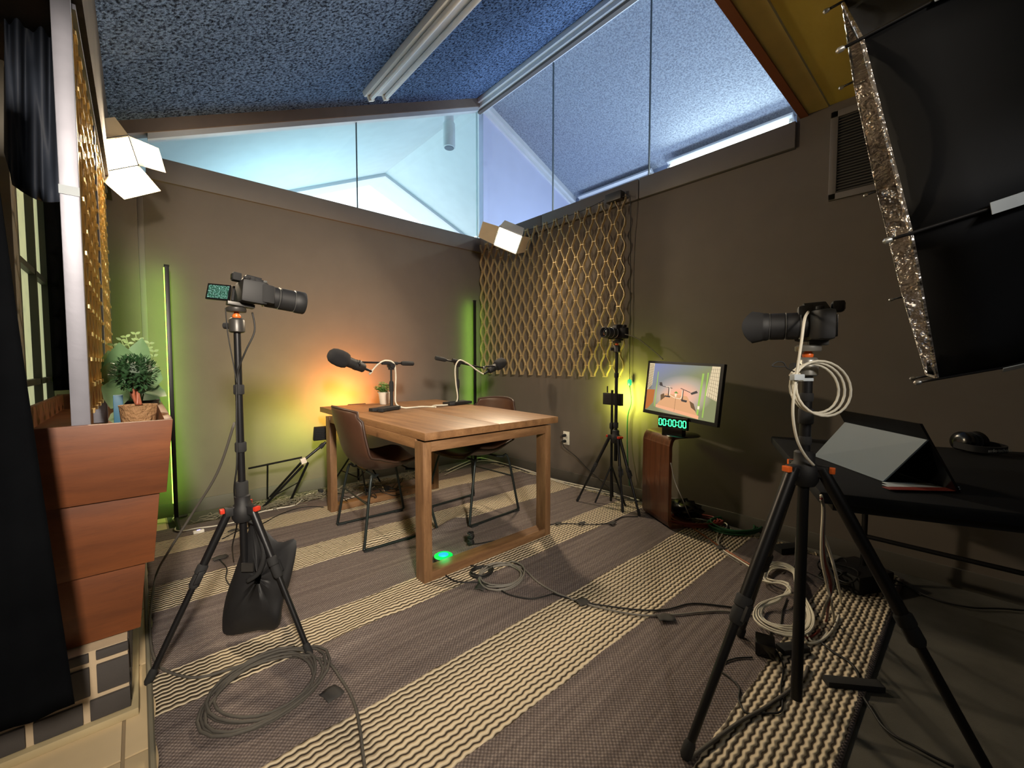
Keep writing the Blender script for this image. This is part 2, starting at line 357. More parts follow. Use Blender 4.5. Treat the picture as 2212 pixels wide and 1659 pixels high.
# right wall partition
wr = struct(B().box(XC, XC+.1, -2.6, YB+.1, 0, 2.34).build('wall_right', m['wall']))
for (y0, y1) in ((YB, 2.817), (2.812, 1.782), (1.777, .757)):
    B().box(XC-.022, XC+.1, y1, y0-.001, 2.345, 2.495).build('top_board', m['trim'], wr, bevel=.004)
B().box(XC, XC+.1, -2.6, .757, 2.34, 2.56).build('upper_panel', m['wall'], wr)
struct(B().box(XC-.012, XC, -2.6, YB, 0, .095).build('baseboard_right', m['base'], bevel=.003))
# left wall with the barred window, dark bulkhead above
WL = -.36
wl = B().box(WL-.1, WL, -2.6, 2.35, 0, 3).box(WL-.1, WL, 2.35, YB+.1, 0, .80).box(WL-.1, WL, 2.35, YB+.1, 2.05, 3).build('wall_left', plain('shaded_wall_paint', rgb(70, 66, 60), .8)); struct(wl)  # darker copy of the wall paint, shade put into its colour
wn = struct(B().box(WL-.03, WL-.025, 2.35, YB, .80, 2.05).build('window_1', m['window']))
for y in (2.35, 2.72, 3.12, 3.5, 3.74): B().box(WL-.025, WL+.002, y, y+.028, .80, 2.05).build('mullion', m['muntin'], wn)
for z in (.98, 1.52, 2.02): B().box(WL-.025, WL-.001, 2.36, YB, z, z+.028).build('glazing_bar', m['muntin'], wn)
B().box(WL-.02, WL+.05, 2.28, 2.36, .8, 2.3).build('window_jamb', m['jamb'], wn, bevel=.004)
def rz(x): return 4.0-.46*(XC-x) if x <= XC else 4.0-.42*(x-XC)
BKX = -.085
bk = struct(B().box(-.42, BKX, .74, YB, 2.125, 2.75).build('trim_bulkhead', m['bulk'])); bk.name = 'trim_1'
# rear and side closure of the room behind the camera
struct(B().box(-1.2, XC+.1, -2.7, -2.6, 0, 2.6).build('wall_rear', m['wall']))
struct(B().box(-1.3, -1.2, -2.7, 1.2, 0, 2.6).build('wall_side', m['wall']))
# low ochre soffit over the near half, with its orange-brown edge
so = struct(B().box(-1.3, XC, -2.7, .60, 2.52, 2.56).build('ceiling_soffit', m['soffit'])); so.name = 'ceiling_2'
B().box(-1.3, XC, .606, .70, 2.515, 2.56).build('edge_strip', m['soft_edge'], so); B().box(-1.3, XC, .70, .74, 2.505, 2.60).build('edge_board', m['orange'], so)
B().box(-1.3, XC, .71, .739, 2.60, 4.1).build('fascia_panel', m['board'], so)
# popcorn roof slopes (undersides) with real thickness
def slope(name, x0, x1, y0, y1, mat, t=.06):
    n = 2; b_ = B(); return struct(b_.prism([(x0, y0, rz(x0)), (x1, y0, rz(x1)), (x1, y0, rz(x1)+t), (x0, y0, rz(x0)+t)], (0, y1-y0, 0)).build(name, mat))
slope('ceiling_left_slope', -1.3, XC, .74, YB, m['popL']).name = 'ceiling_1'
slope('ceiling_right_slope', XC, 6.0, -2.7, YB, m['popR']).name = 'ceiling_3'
slope('ceiling_annex_left', -1.3, XC, YB, 6.75, m['white_wall']).name = 'ceiling_4'
slope('ceiling_annex_right', XC, 6.0, YB, 6.75, m['white_wall']).name = 'ceiling_5'
# brown board under the left slope at the back, with pale track below; ridge beam; right slope beam
def sbeam(name, x0, x1, y0, y1, d0, d1, mat, par=None, bev=0):
    return B().prism([(x0, y0, rz(x0)-d0), (x1, y0, rz(x1)-d0), (x1, y0, rz(x1)-d1), (x0, y0, rz(x0)-d1)], (0, y1-y0, 0)).build(name, mat, par, bevel=bev)
t1 = struct(sbeam('trim_2', -.6, XC-.05, YB-.05, YB+.05, 0, .085, m['board']))
sbeam('glass_track', .1, XC-.05, YB-.035, YB+.035, .085, .125, m['beam'], t1)
t2 = struct(B().box(XC-.075, XC+.075, .74, YB+.05, 3.92, 4.0).build('trim_3', m['beam'], bevel=.006))
B().box(XC-.045, XC+.055, .74, YB+.04, 3.885, 3.925).build('glass_track', m['beam'], t2, bevel=.004)
B().box(XC-.02, XC+.02, .74, YB+.03, 3.862, 3.888).build('track_lip', m['trim'], t2)
t3 = struct(sbeam('trim_4', XC+.05, 4.5, YB-.06, YB+.04, 0, .06, m['beam'])); sbeam('glass_track', XC+.03, 4.48, YB-.03, YB+.03, .06, .11, m['beam'], t3)
# panes over the partitions
g1 = struct(B().prism([(.1, YB, 2.48), (XC-.05, YB, 2.48), (XC-.05, YB, rz(XC-.05)-.12), (.1, YB, rz(.1)-.12)], (0, .01, 0)).build('window_2', m['glass']))
B().box(1.520, 1.527, YB-.003, YB+.013, 2.48, rz(1.52)-.12).build('pane_joint', m['line'], g1)
B().box(XC-.052, XC-.04, YB-.004, YB+.014, 2.48, 3.9).build('corner_joint', plain('teal_glass_edge', rgb(190, 220, 220), .3), g1)
g2 = struct(B().box(XC+.03, XC+.04, .75, YB-.01, 2.495, 3.865).build('window_3', m['glass']))
for y in (2.715, 1.724): B().box(XC+.027, XC+.043, y, y+.006, 2.495, 3.865).build('pane_joint', m['line'], g2)
# plain infill wall of the next bay, outer wall of the neighbouring room, annex walls
struct(B().prism([(XC+.04, YB+.0, 0), (4.52, YB, 0), (4.52, YB, rz(4.52)), (XC+.04, YB, rz(XC+.04))], (0, .08, 0)).build('wall_infill', m['blue_lit_wall']))
struct(B().box(4.52, 4.62, -2.7, YB+.1, 0, rz(4.52)+.02).build('wall_outer', plain('blue_grey_wall_paint', rgb(128, 140, 164), .8)))
struct(B().box(XC, 4.62, -2.7, -2.6, 0, 4.2).build('wall_neighbour', m['white_wall']))
struct(B().box(-.9, -.8, YB+.1, 6.75, 0, 2.6).build('wall_annex_left', m['white_wall'])); struct(B().box(5.2, 5.3, YB+.1, 6.75, 0, 3.2).build('wall_annex_right', m['white_wall']))
# gable window at the far end of the annex
YG = 6.21; gw = struct(B().prism([(.2, YG, 2.2), (5.0, YG, 2.2), (5.0, YG, rz(5.0)), (XC, YG, 3.99), (.2, YG, rz(.2))], (0, .012, 0)).build('window_4', m['glass']))
for (xa, xb) in ((.2, XC), (XC, 5.0)):
    sbeam('rake_frame', xa, xb, YG-.05, YG+.03, 0, .045, m['beam'], gw)
struct(B().box(-.9, 5.3, YG, YG+.1, 0, 2.2).build('wall_gable', m['white_wall']))

# cylinder downlight hanging under the annex slope
cp = at(970, 290, d=4.68)
lx, ly = cp.x, cp.y
dl = thing('cylinder_downlight', 'white cylindrical downlight hanging from the pale sloped ceiling behind the glass', 'lamp', (lx, ly, cp.z-.18))
B().cyl((lx, ly, cp.z+.10), (lx, ly, rz(lx)+.02), .055, n=16).build('ceiling_mount', m['beam'], dl, smooth=True)
B().lathe([(.062, -.15), (.068, -.146), (.068, .11), (.06, .125)], cp, n=28).build('housing', m['white_wall'], dl, smooth=True)
B().lathe([(.050, -.156), (.054, -.151)], cp, n=24).build('lamp_opening', m['slate'], dl, smooth=True)

# fluorescent fixtures
def fixture(name, label, p0, p1, nrm, side, n_tubes, wd, lit, group=None):
    p0, p1, nrm, side = V(p0), V(p1), V(nrm).normalized(), V(side).normalized(); mid = (p0+p1)/2; h = (p1-p0)/2
    t = thing(name, label, 'light fixture', mid)
    B().obox(mid+nrm*.02, h, side*wd/2, nrm*.02).build('housing', m['beam'], t, bevel=.004)
    offs = [0] if n_tubes == 1 else [-wd*.3, wd*.3]
    for o_ in offs:
        c = side*o_+nrm*.06; u = h.normalized()
        B().cyl(p0+c+u*.03, p1+c-u*.03, .019, n=14).build('fluorescent_tube', m['tube'] if lit else m['tube_off'], t, smooth=True)
        for e, sg in ((p0, 1), (p1, -1)): B().obox(e+c+u*sg*.015-nrm*.015, u*.014, side*.024, nrm*.034).build('lamp_holder', m['white'], t, bevel=.003)
    return t
nl = V((.46, 0, -1)).normalized(); sl = V((1, 0, .46)).normalized()
fixture('ceiling_light', 'unlit twin-tube white strip light on the grey rough sloping ceiling', (1.56, 3.47, rz(1.56)-.001), (1.56, .80, rz(1.56)-.001), nl, sl, 2, .24, False)
nr = V((-.6, 0, -.8)); sr = V((.8, 0, -.6))
lf = fixture('ceiling_light', 'glowing single-tube strip light above the grey right wall beyond the glass', (4.44, 2.34, 3.27), (4.44, 1.17, 3.27), nr, sr, 1, .13, True)
light('tube_light', 'AREA', (4.36, 1.75, 3.20), 14, (.85, 1, .95), (3.6, 1.75, 3.1), 1.1, .1, parent=lf)
fixture('ceiling_light', 'unlit strip light at the eave above the wall lattice, beyond the glass', (4.47, 3.60, 3.27), (4.47, 2.55, 3.27), nr, sr, 1, .13, False)

# wall vent
vt = thing('wall_vent', 'grey louvred vent grille high on the right wall under the ochre soffit', 'vent', (XC, .36, 1.98))
y0, y1, z0, z1 = .14, .592, 1.99, 2.47; x = XC
for q in ((y0, y1, z0, z0+.035), (y0, y1, z1-.035, z1), (y1-.035, y1, z0, z1), (y0, y0+.035, z0, z1)):
    B().box(x-.016, x, *q).build('frame_rail', m['trim'], vt, bevel=.003)
B().box(x-.003, x, y0+.03, y1-.03, z0+.03, z1-.03).build('backing', m['blackm'], vt)
for i in range(27):
    z = z0+.043+i*.0153; B().obox((x-.008, (y0+y1)/2, z), (.0052, 0, .0042), (0, (y1-y0)/2-.034, 0), (-.0008, 0, .001)).build('louvre', m['base'], vt)
# ============================================================ RUG
nx, ny = 116, 150; X0, X1, Y0, Y1 = 0.0, 2.80, .205, 3.47
def rugz(x, y):
    z = .010+.0025*math.sin(3.1*x+2*y)*math.sin(2.3*y+1)
    for (cx, cy, ax, ay, th, h) in ((1.50, 2.30, .20, .035, .35, .030), (1.32, 2.24, .10, .05, -.5, .020), (1.05, 2.42, .25, .04, .2, .016), (1.75, 2.42, .22, .035, .3, .014), (.62, 1.62, .3, .05, .4, .012), (.9, 2.0, .3, .04, .1, .007), (2.0, 3.0, .4, .05, .2, .012), (1.3, 3.1, .3, .05, .1, .008), (2.5, 2.6, .2, .05, .6, .012), (.3, 2.6, .3, .05, .1, .008)):
        dx, dy = x-cx, y-cy; u = dx*math.cos(th)+dy*math.sin(th); v_ = -dx*math.sin(th)+dy*math.cos(th)
        z += h*math.exp(-(u/ax)**2-(v_/ay)**2)
    return z
P = []
for i in range(nx+1):
    x = X0+(X1-X0)*i/nx; row = []
    for j in range(ny+1):
        y = Y0+(Y1-Y0)*j/ny; ed = .008*math.sin(y*9)+.006*math.sin(y*23) if i in (0, nx) else 0
        row.append(V((x+ed, y, rugz(x, y))))
    P.append(row)
bR = B().grid(P); rug = thing('striped_rug', 'large handwoven rug with cream and brown-grey stripes covering the floor', 'rug', (1.4, 1.8, 0))
# object coordinates of the weave must follow the room, so the weave mesh keeps the room origin
me = bpy.data.meshes.new('weave'); me.from_pydata(bR.v, [], bR.f); me.materials.append(m['rug']); me.shade_smooth()
wv = bpy.data.objects.new('weave', me); COL.objects.link(wv); wv.parent = rug; wv.matrix_parent_inverse = M4.Translation((-1.4, -1.8, 0))
q = wv.modifiers.new('solid', 'SOLIDIFY'); q.thickness = .007; q.offset = -1
fb = B()
for k in range(380):
    y = random.uniform(Y0+.05, Y1); x = X1-.005; L = random.uniform(.03, .075); a = random.uniform(-.5, .5)
    fb.tube([(x, y, .010), (x+L*.5, y+a*L*.5, .006+random.random()*.006), (x+L, y+a*L+random.uniform(-.01, .01), .005)], .0022, 4)
tag(fb.build('fringe', m['fringe'], rug), kind='stuff')
fb = B()
for k in range(300):
    x = random.uniform(.35, 2.2); y = Y1+random.uniform(-.03, .16); pts = [(x, y, .008)]; a = random.uniform(0, 6.28)
    for j in range(5):
        a += random.uniform(-1.3, 1.3); x += .035*math.cos(a); y = min(YB-.02, y+.022*math.sin(a)); pts.append((x, y, .006+random.random()*.028))
    fb.tube(spl(pts, 3), .0024, 4)
tag(fb.build('loose_strands', m['fringe_dark'], rug), kind='stuff')
bb = B().tube([(X0-.004, Y0+(Y1-Y0)*k/60, rugz(0, Y0+(Y1-Y0)*k/60)) for k in range(61)], .008, 6).build('bound_edge', m['fringe_dark'], rug, smooth=True)
# ============================================================ TABLE
tb = thing('dining_table', 'oak dining table with two split leaves and square frame legs', 'table', (1.53, 2.55, 0))
XA, XD, YA, YD = 1.008, 1.955, 1.745, 3.37
xm = 1.472
LX0, LX1 = 1.003, 1.898
B().prism([(XA, YA, .712), (xm-.0015, YA, .712), (1.5585, YD, .712), (1.035, YD, .712)], (0, 0, .038)).build('table_leaf', m['top'], tb, bevel=.002)
B().prism([(xm+.0015, YA, .712), (XD, YA, .712), (2.075, YD, .712), (1.5615, YD, .712)], (0, 0, .038)).build('table_leaf', m['top'], tb, bevel=.002)
for ye in (1.755, 3.06):
    for xe in (LX0, LX1-.046): B().box(xe, xe+.046, ye, ye+.080, .012, .702).build('leg', m['leg'], tb, bevel=.002)
    B().box(LX0+.046, LX1-.046, ye+.001, ye+.079, .012, .058).build('floor_rail', m['legx'], tb, bevel=.002)
    B().box(LX0+.046, LX1-.046, ye+.001, ye+.079, .654, .702).build('top_rail', m['legx'], tb, bevel=.002)
for xe in (LX0+.004, LX1-.036): B().box(xe, xe+.032, 1.836, 3.059, .662, .711).build('side_rail', m['top'], tb, bevel=.002)
# ============================================================ CHAIRS (local +X is forward)
def chair(label, loc, yaw):
    t = thing('bucket_chair', label, 'chair', loc, (0, 0, yaw), 'leather bucket chairs at the oak table')
    # bucket shell: profile from top of back down and forward; u 0..1
    prof = [(-.30, .815), (-.285, .74), (-.262, .66), (-.235, .58), (-.212, .505), (-.172, .455), (-.115, .428), (-.04, .420), (.05, .428), (.14, .446), (.20, .446), (.225, .432)]
    pc = spl([(a, 0, b_) for a, b_ in prof], 2); n = len(pc); P = []
    for i, p in enumerate(pc):
        f_ = i/(n-1); w_ = .215+.035*math.sin(PI*min(1, f_*1.15)) - (.02 if f_ < .05 else 0) - (.03*(f_-.9)/.1 if f_ > .9 else 0)
        row = []
        for j in range(13):
            s_ = (j-6)/6; a_ = abs(s_)**2.4
            lift = .055*a_*max(0, min(1, (f_-.35)/.25))*(1-max(0, (f_-.8)/.2)*.7); fwd = .085*a_*max(0, 1-f_/.55)*(1 if f_ > .06 else .8)
            row.append(V((p.x+fwd+.03*a_*math.exp(-((f_-.5)/.12)**2), s_*w_, p.z+lift-(.02*a_ if f_ < .06 else 0)+.045*a_*math.exp(-((f_-.47)/.15)**2))))
        P.append(row)
    o = B().grid(P).build('seat_shell', m['leather'], t, local=True, smooth='all', solid=.018, sub=1)
    rim = [P[i][0] for i in range(n)]+[P[-1][j] for j in range(1, 13)]+[P[i][12] for i in range(n-2, -1, -1)]+[P[0][j] for j in range(11, 0, -1)]
    B().tube(rim, .008, 6, closed=True).build('rim_seam', m['leather_dk'], t, local=True, smooth='all')
    for s_ in (-1, 1):
        y = .205*s_; yb = .25*s_
        pts = [(-.10, y*.7, .405), (-.135, y*.85, .402), (-.165, y, .39), (-.22, yb*.985, .05), (-.225, yb, .020), (-.19, yb, .012), (0, yb, .012), (.20, yb, .012), (.235, yb, .022), (.232, yb*.985, .055), (.155, y, .385), (.12, y*.85, .408), (.08, y*.7, .410)]
        B().tube(spl(pts, 5), .0085, 8).build('leg_frame', m['steel'], t, local=True, smooth='all')
        for xx in (-.2, .2): B().box(xx-.028, xx+.028, yb-.012, yb+.012, .0, .012).build('floor_glide', m['rubber'], t, local=True, bevel=.003)
    B().tube([(-.12, -.15, .402), (-.12, .15, .402)], .008, 8).build('cross_bar', m['steel'], t, local=True)
    B().tube([(.1, -.15, .408), (.1, .15, .408)], .008, 8).build('cross_bar', m['steel'], t, local=True)
    B().tube([(-.19, -.225, .26), (-.19, .225, .26)], .006, 8).build('stretcher', m['steel'], t, local=True)
    return t
chair('brown leather bucket chair tucked in at the left side of the oak table', (1.165, 2.53, .008), R(-3))
chair('brown leather bucket chair on the right wall side of the oak table', (1.80, 2.44, .008), R(184))
# ============================================================ MICROPHONES ON DESK STANDS
def micset(sc_, label_s, label_m, base, bdir, pole, zb, back, front, ctail, ctip, cord):
    # base: centre of foot on the table; pole xy
    t = thing('microphone_stand', label_s, 'microphone stand', (pole[0], pole[1], .75), None, 'desk microphone stands')
    d = V((bdir[0], bdir[1], 0)).normalized(); s_ = V((-d.y, d.x, 0)); c = V((base[0], base[1], .75))
    poly = [c+d*.11+s_*.045, c+d*.07+s_*.06, c-d*.06+s_*.045, c-d*.115+s_*.06, c-d*.125+s_*.02, c-d*.085, c-d*.125-s_*.02, c-d*.115-s_*.06, c-d*.06-s_*.045, c+d*.07-s_*.06, c+d*.11-s_*.045]
    B().prism([p+V((0, 0, .004)) for p in poly], (0, 0, .022)).build('base', m['blackm'], t, bevel=.003)
    px, py = pole[0], pole[1]; zp = .775
    B().cyl((px, py, .77), (px, py, .90), .011).build('lower_tube', m['blackm'], t, smooth=True)
    B().lathe([(.014, .0), (.016, .01), (.016, .06), (.012, .075)], (px, py, .88)).build('height_clutch', m['rubber'], t, smooth=True)
    B().cyl((px, py, .93), (px, py, zb-.03), .007).build('upper_tube', m['black'], t, smooth=True)
    back, front = V(back), V(front); a = (front-back).normalized(); n_ = a.cross(V((0, 0, 1))).normalized()
    mid = V((px, py, zb)); B().obox(mid-V((0, 0, .02)), a*.017, n_*.016, V((0, 0, .028))).build('joint', m['rubber'], t, bevel=.006)
    B().cyl(mid-n_*.03-V((0,0,.018)), mid+n_*.03-V((0,0,.018)), .018, n=20).build('joint_knob', m['blackm'], t, smooth=True)
    B().cyl(back+a*.05, front, .007).build('boom', m['black'], t, smooth=True)
    B().cyl(mid-a*.05, mid+a*.07, .012).build('boom_sleeve', m['rubber'], t, smooth=True)
    B().lathe([(.013, 0), (.017, .006), (.017, .085), (.012, .1)], back, a).build('counterweight', m['rubber'], t, smooth=True)
    B().lathe([(.010, 0), (.013, .01), (.010, .025)], front-a*.012, a).build('boom_tip', m['ring'], t, smooth=True)
    # microphone
    tail, tip = V(ctail), V(ctip); u = (tip-tail).normalized(); L = (tip-tail).length
    k = thing('microphone', label_m, 'microphone', tail, None, 'podcast microphones')
    B().lathe([(.022*sc_, 0), (.027*sc_, .008), (.029*sc_, .05), (.031*sc_, .052), (.031*sc_, .07), (.029*sc_, .072), (.030*sc_, L*.55)], tail, u).build('body', m['blackm'], k, smooth=True)
    h0 = tail+u*L*.48; r = .046
    B().lathe([(a_*sc_, b__*sc_) for a_, b__ in [(.030, 0), (.040, .006), (r, .022), (r+.002, .05), (r-.001, .078), (.038, .098), (.022, .112), (.004, .117)]], h0, u).build('foam_windscreen', m['foam'], k, smooth='all')
    B().cyl(tail-u*.055, tail, .008, .010).build('cable_plug', m['black'], k, smooth=True)
    sd = u.cross(V((0,0,1))).normalized(); cmid = tail+u*.05
    B().tube(spl([cmid+sd*.034, cmid+sd*.036+V((0,0,.02)), front+V((0,0,.01)), front], 4), .006, 8).tube(spl([cmid-sd*.034, cmid-sd*.036+V((0,0,.02)), front-sd*.004+V((0,0,.01)), front], 4), .006, 8).build('yoke', m['black'], k, smooth='all')
    cord = [tail-u*.06]+[V(p) for p in cord]
    tag(B().tube(spl(cord, 7), .0058, 8).build('microphone_cable', m['wcable'], smooth='all'), 'white cable of the '+('left microphone, arching over its boom and down the stand' if 'left' in label_m else 'right microphone, running down its stand to the table middle'), 'cable', 'white microphone cables')
micset(1.18, 'black desk stand with boom, left one on the oak table beside the potted plant', 'black foam-topped microphone on the left stand, nearer the cameras', (1.305, 2.79), (1, .55), (1.372, 2.845), 1.085,
       (1.555, 2.85, 1.083), (1.14, 2.84, 1.092), (1.155, 2.80, 1.05), (.925, 2.80, 1.145),
       [(1.20, 2.82, 1.01), (1.24, 2.835, 1.05), (1.28, 2.84, 1.085), (1.33, 2.835, 1.105), (1.385, 2.83, 1.085), (1.40, 2.83, 1.0), (1.395, 2.83, .87), (1.40, 2.83, .79), (1.45, 2.82, .758), (1.52, 2.80, .757), (1.60, 2.80, .757), (1.655, 2.72, .757)])
micset(1.0, 'black desk stand with boom, right one on the oak table near the corner', 'black foam-topped microphone on the right stand, before the gold lattice', (1.925, 2.82), (-1, -.12), (1.942, 2.83), 1.105,
       (1.735, 2.83, 1.128), (2.215, 2.83, 1.045), (2.235, 2.79, 1.02), (2.40, 2.79, 1.10),
       [(2.17, 2.80, 1.0), (2.12, 2.81, 1.03), (2.08, 2.82, 1.06), (2.02, 2.815, 1.09), (1.94, 2.80, 1.11), (1.90, 2.80, 1.05), (1.905, 2.80, .93), (1.92, 2.80, .80), (1.88, 2.80, .76), (1.80, 2.79, .757), (1.72, 2.81, .757), (1.66, 2.76, .757), (1.655, 2.70, .757)])
# ============================================================ POTTED PLANTS
def leaf(b_, p, d, L, W, curl=.3, nrm=None):
    d = V(d).normalized(); s_ = d.cross(nrm if nrm is not None else V((0,0,1)))
    if s_.length < .05: s_ = V((1,0,0))
    s_.normalize(); u = s_.cross(d); pts = []
    prof = [(0, .05), (.2, .75), (.5, 1), (.8, .6), (1, .03)]; vs = []; k = len(prof)
    for t_, w_ in prof:
        c = V(p)+d*L*t_-u*curl*L*t_*t_
        vs += [c-s_*W*w_*.5, c-u*W*w_*.12, c+s_*W*w_*.5]
    fs = []
    for i in range(k-1): fs += [(i*3, i*3+1, i*3+4, i*3+3), (i*3+1, i*3+2, i*3+5, i*3+4)]
    b_.add(vs, fs)
pt = thing('potted_plant', 'small leafy plant in a white pot on the back of the oak table', 'plant', (1.505, 3.25, .75))
B().lathe([(.034, 0), (.038, .004), (.047, .088), (.050, .09), (.050, .10), (.043, .10), (.042, .085)], (1.505, 3.25, .75)).build('pot', m['pot_w'], pt, smooth=True)
B().lathe([(.03, .08), (.043, .086)], (1.505, 3.25, .75)).build('soil', m['soil'], pt)
bl = B(); bs = B()
for k in range(26):
    a = random.uniform(0, 6.28); el = random.uniform(.35, 1.5); L = random.uniform(.06, .105); e = V((math.cos(a)*math.cos(el), math.sin(a)*math.cos(el), math.sin(el)))
    p0 = V((1.505, 3.25, .83)); p1 = p0+e*L; bs.tube(spl([p0, p0+e*L*.5+V((0,0,.015)), p1], 3), .0012, 4)
    for j in range(7):
        q_ = p0.lerp(p1, .35+.65*j/6); a2 = random.uniform(0, 6.28); leaf(bl, q_, (math.cos(a2), math.sin(a2), random.uniform(-.1, .8)), .024, .022)
tag(bl.build('leaves', m['leaf_small'], pt, smooth=True), kind='stuff'); bs.build('stems', m['leaf_small'], pt)
# ============================================================ PLANTER + PLINTH
yF = 1.69
pln = thing('wooden_planter', 'tall tapering redwood planter box with overlapping boards on the brick plinth', 'planter', (-.17, 2.0, .21))
tiers = [(.675, .905, .056, .078), (.455, .678, .020, .040), (.245, .458, -.019, 0.0)]
xl = -.352
for i, (za, zb_, xa, xb) in enumerate(tiers):
    off = .018*(2-i); yo = yF-.0+.0
    # front board, right side board, back board of every tier; each leans outward
    B().prism([(xl+.03, yF+.022*i+.012, za), (xa, yF+.022*i+.012, za), (xb, yF+.022*i, zb_), (xl, yF+.022*i, zb_)], (0, .02, 0)).build('front_board', m['planter'], pln, bevel=.0015)
    B().prism([(xa, yF+.042+.022*i, za), (xb, yF+.042+.022*i, zb_), (xb, 3.55, zb_), (xa, 3.55, za)], (-.02, 0, 0)).build('side_board', wood_side if False else m['planter'], pln, bevel=.0015)
B().box(xl+.01, xl+.03, yF+.05, 3.5, .5, .905).build('side_board', m['planter'], pln, bevel=.002)
B().box(xl, .06, 3.53, 3.55, .25, .905).build('back_board', m['planter'], pln, bevel=.002)
B().box(xl+.03, .04, yF+.05, 3.52, .80, .82).build('shelf_board', m['planter'], pln)
pb = thing('brick_plinth', 'low plinth of charcoal bricks with cream mortar under the redwood planter', 'plinth', (-.2, 2.3, 0))
B().box(-.355, -.050, yF+.012, 3.4, .006, .24).build('mortar_core', m['mortar'], pb)
rows = [(.035, .095), (.112, .196), (.213, .238)]
for r_, (za, zb_) in enumerate(rows):
    x = -.0495-(0 if r_ % 2 == 0 else -0); xs = [(-.118, -.048), (-.215, -.133), (-.32, -.23), (-.352, -.335)] if r_ == 1 else [(-.135, -.048), (-.245, -.150), (-.345, -.26)] if r_ == 0 else [(-.118, -.048), (-.235, -.133), (-.34, -.25)]
    for (xa, xb) in xs: B().box(xa, xb, yF+.002, yF+.03, za, zb_).build('brick', m['brick'], pb, bevel=.002)
    for k in range(9):
        ya = yF+.032+k*.185+(.05 if r_ == 1 else 0); B().box(-.062, -.046, ya, ya+.165, za, zb_).build('brick', m['brick'], pb, bevel=.002)
B().box(-.357, -.030, yF-.012, 3.4, .006, .030).build('base_moulding', m['sill'], pb, bevel=.004)
# topiary in woven pot on the planter shelf
def plantspot(px, py, y): p = at(px, py, y=y); return p
tp = thing('topiary_plant', 'round dark green topiary ball on a copper stem in a woven pot', 'plant', (-.0, 0, 0))
pc_ = at(300, 905, y=2.05); cx, cy = pc_.x, pc_.y; tp.location = (cx, cy, .82)
B().lathe([(.044, 0), (.047, .004), (.053, .078), (.055, .086), (.050, .086), (.049, .075)], (cx, cy, .845)).build('pot', m['pot_woven'], tp, smooth=True)
B().lathe([(.04, .070), (.050, .078)], (cx, cy, .845)).build('soil', m['soil'], tp)
B().lathe([(.04, -.025), (.046, 0)], (cx, cy, .845)).build('saucer', m['soil'], tp)
top = at(291, 805, y=2.05); cz = top.z
for k in range(3): B().tube(spl([(cx+.006*math.cos(k*2.1), cy+.006*math.sin(k*2.1), .93), (cx-.004+.008*math.cos(k*2.1+1), cy, .97), (top.x+.004*math.cos(k*2.1+2), cy, cz)], 4), .0055, 7).build('stem', m['trunk'], tp, smooth='all')
bl = B(); rb = .062
for k in range(620):
    z_ = 1-2*(k+.5)/620; a = k*2.39996; r_ = math.sqrt(1-z_*z_); n_ = V((r_*math.cos(a), r_*math.sin(a), z_)); p = V((top.x, cy, cz))+n_*rb*random.uniform(.72, 1)
    leaf(bl, p, n_+V((random.uniform(-.7, .7), random.uniform(-.7, .7), random.uniform(-.3, .8))), .018, .008, .1)
bl.lathe([(.01, -.05), (.04, -.035), (.052, 0), (.04, .035), (.01, .05)], (top.x, cy, cz), n=12)
tag(bl.build('ball_of_leaves', m['leaf_box'], tp), kind='stuff')
# broad leaved plant and eucalyptus behind
bp = thing('broad_leaf_plant', 'plant with broad green leaves standing in the redwood planter behind the topiary', 'plant', (.0, 2.5, .82))
lv = [((262, 850), (235, 770), .10), ((268, 850), (262, 760), .11), ((300, 850), (300, 770), .10), ((310, 850), (338, 830), .12), ((280, 860), (236, 840), .12), ((300, 870), (340, 850), .10), ((265, 870), (245, 880), .09), ((285, 870), (300, 905), .09), ((270, 840), (240, 800), .11), ((305, 850), (325, 790), .10), ((285, 840), (300, 740), .09), ((260, 880), (262, 905), .08)]
for (a, c_, w_) in lv:
    p0 = at(*a, y=2.42+random.uniform(-.03, .03)); p1 = at(*c_, y=2.40+random.uniform(-.08, .08)); d_ = p1-p0; bl = B()
    leaf(bl, p0, d_, d_.length*1.15, w_*1.15, .15, V((random.uniform(-.4, .2), -1, .35))); bl.tube([p0, V((.0, 2.45, .86))], .003, 5)
    bl.build('leaf', m['leaf_big'], bp, smooth=True)
B().lathe([(.05, 0), (.07, .1), (.06, .1), (.05, .04)], (.0, 2.46, .822)).build('pot', m['blackm'], bp, smooth=True)
ep = thing('eucalyptus_sprig', 'pale thin-stemmed eucalyptus sprigs rising above the topiary in the planter', 'plant', (.02, 2.72, .82))
for tgt in ((245, 745), (262, 735), (272, 728), (293, 722), (300, 735), (322, 742), (333, 760), (283, 760), (255, 760)):
    p1 = at(*tgt, y=2.66+random.uniform(-.1, .1)); p0 = V((.02, 2.7, .83)); mid = p0.lerp(p1, .55)+V((0, 0, .04)); cv = spl([p0, mid, p1], 6); bl = B().tube(cv, .0018, 5)
    for k in range(6, 13, 2):
        for s_ in (-1, 1): leaf(bl, cv[min(k, len(cv)-1)], (s_*.8, random.uniform(-.3, .3), random.uniform(.1, .8)), .022, .013, .2, V((0, -1, .3)))
    bl.build('sprig', m['leaf_pale'], ep, smooth=True)
p = at(256, 890, y=2.2)
tag(B().box(p.x-.014, p.x+.014, 2.2, 2.24, .822, .96).build('carton', m['blue_box'], bevel=.002), 'narrow blue carton behind the woven pot in the planter', 'box')
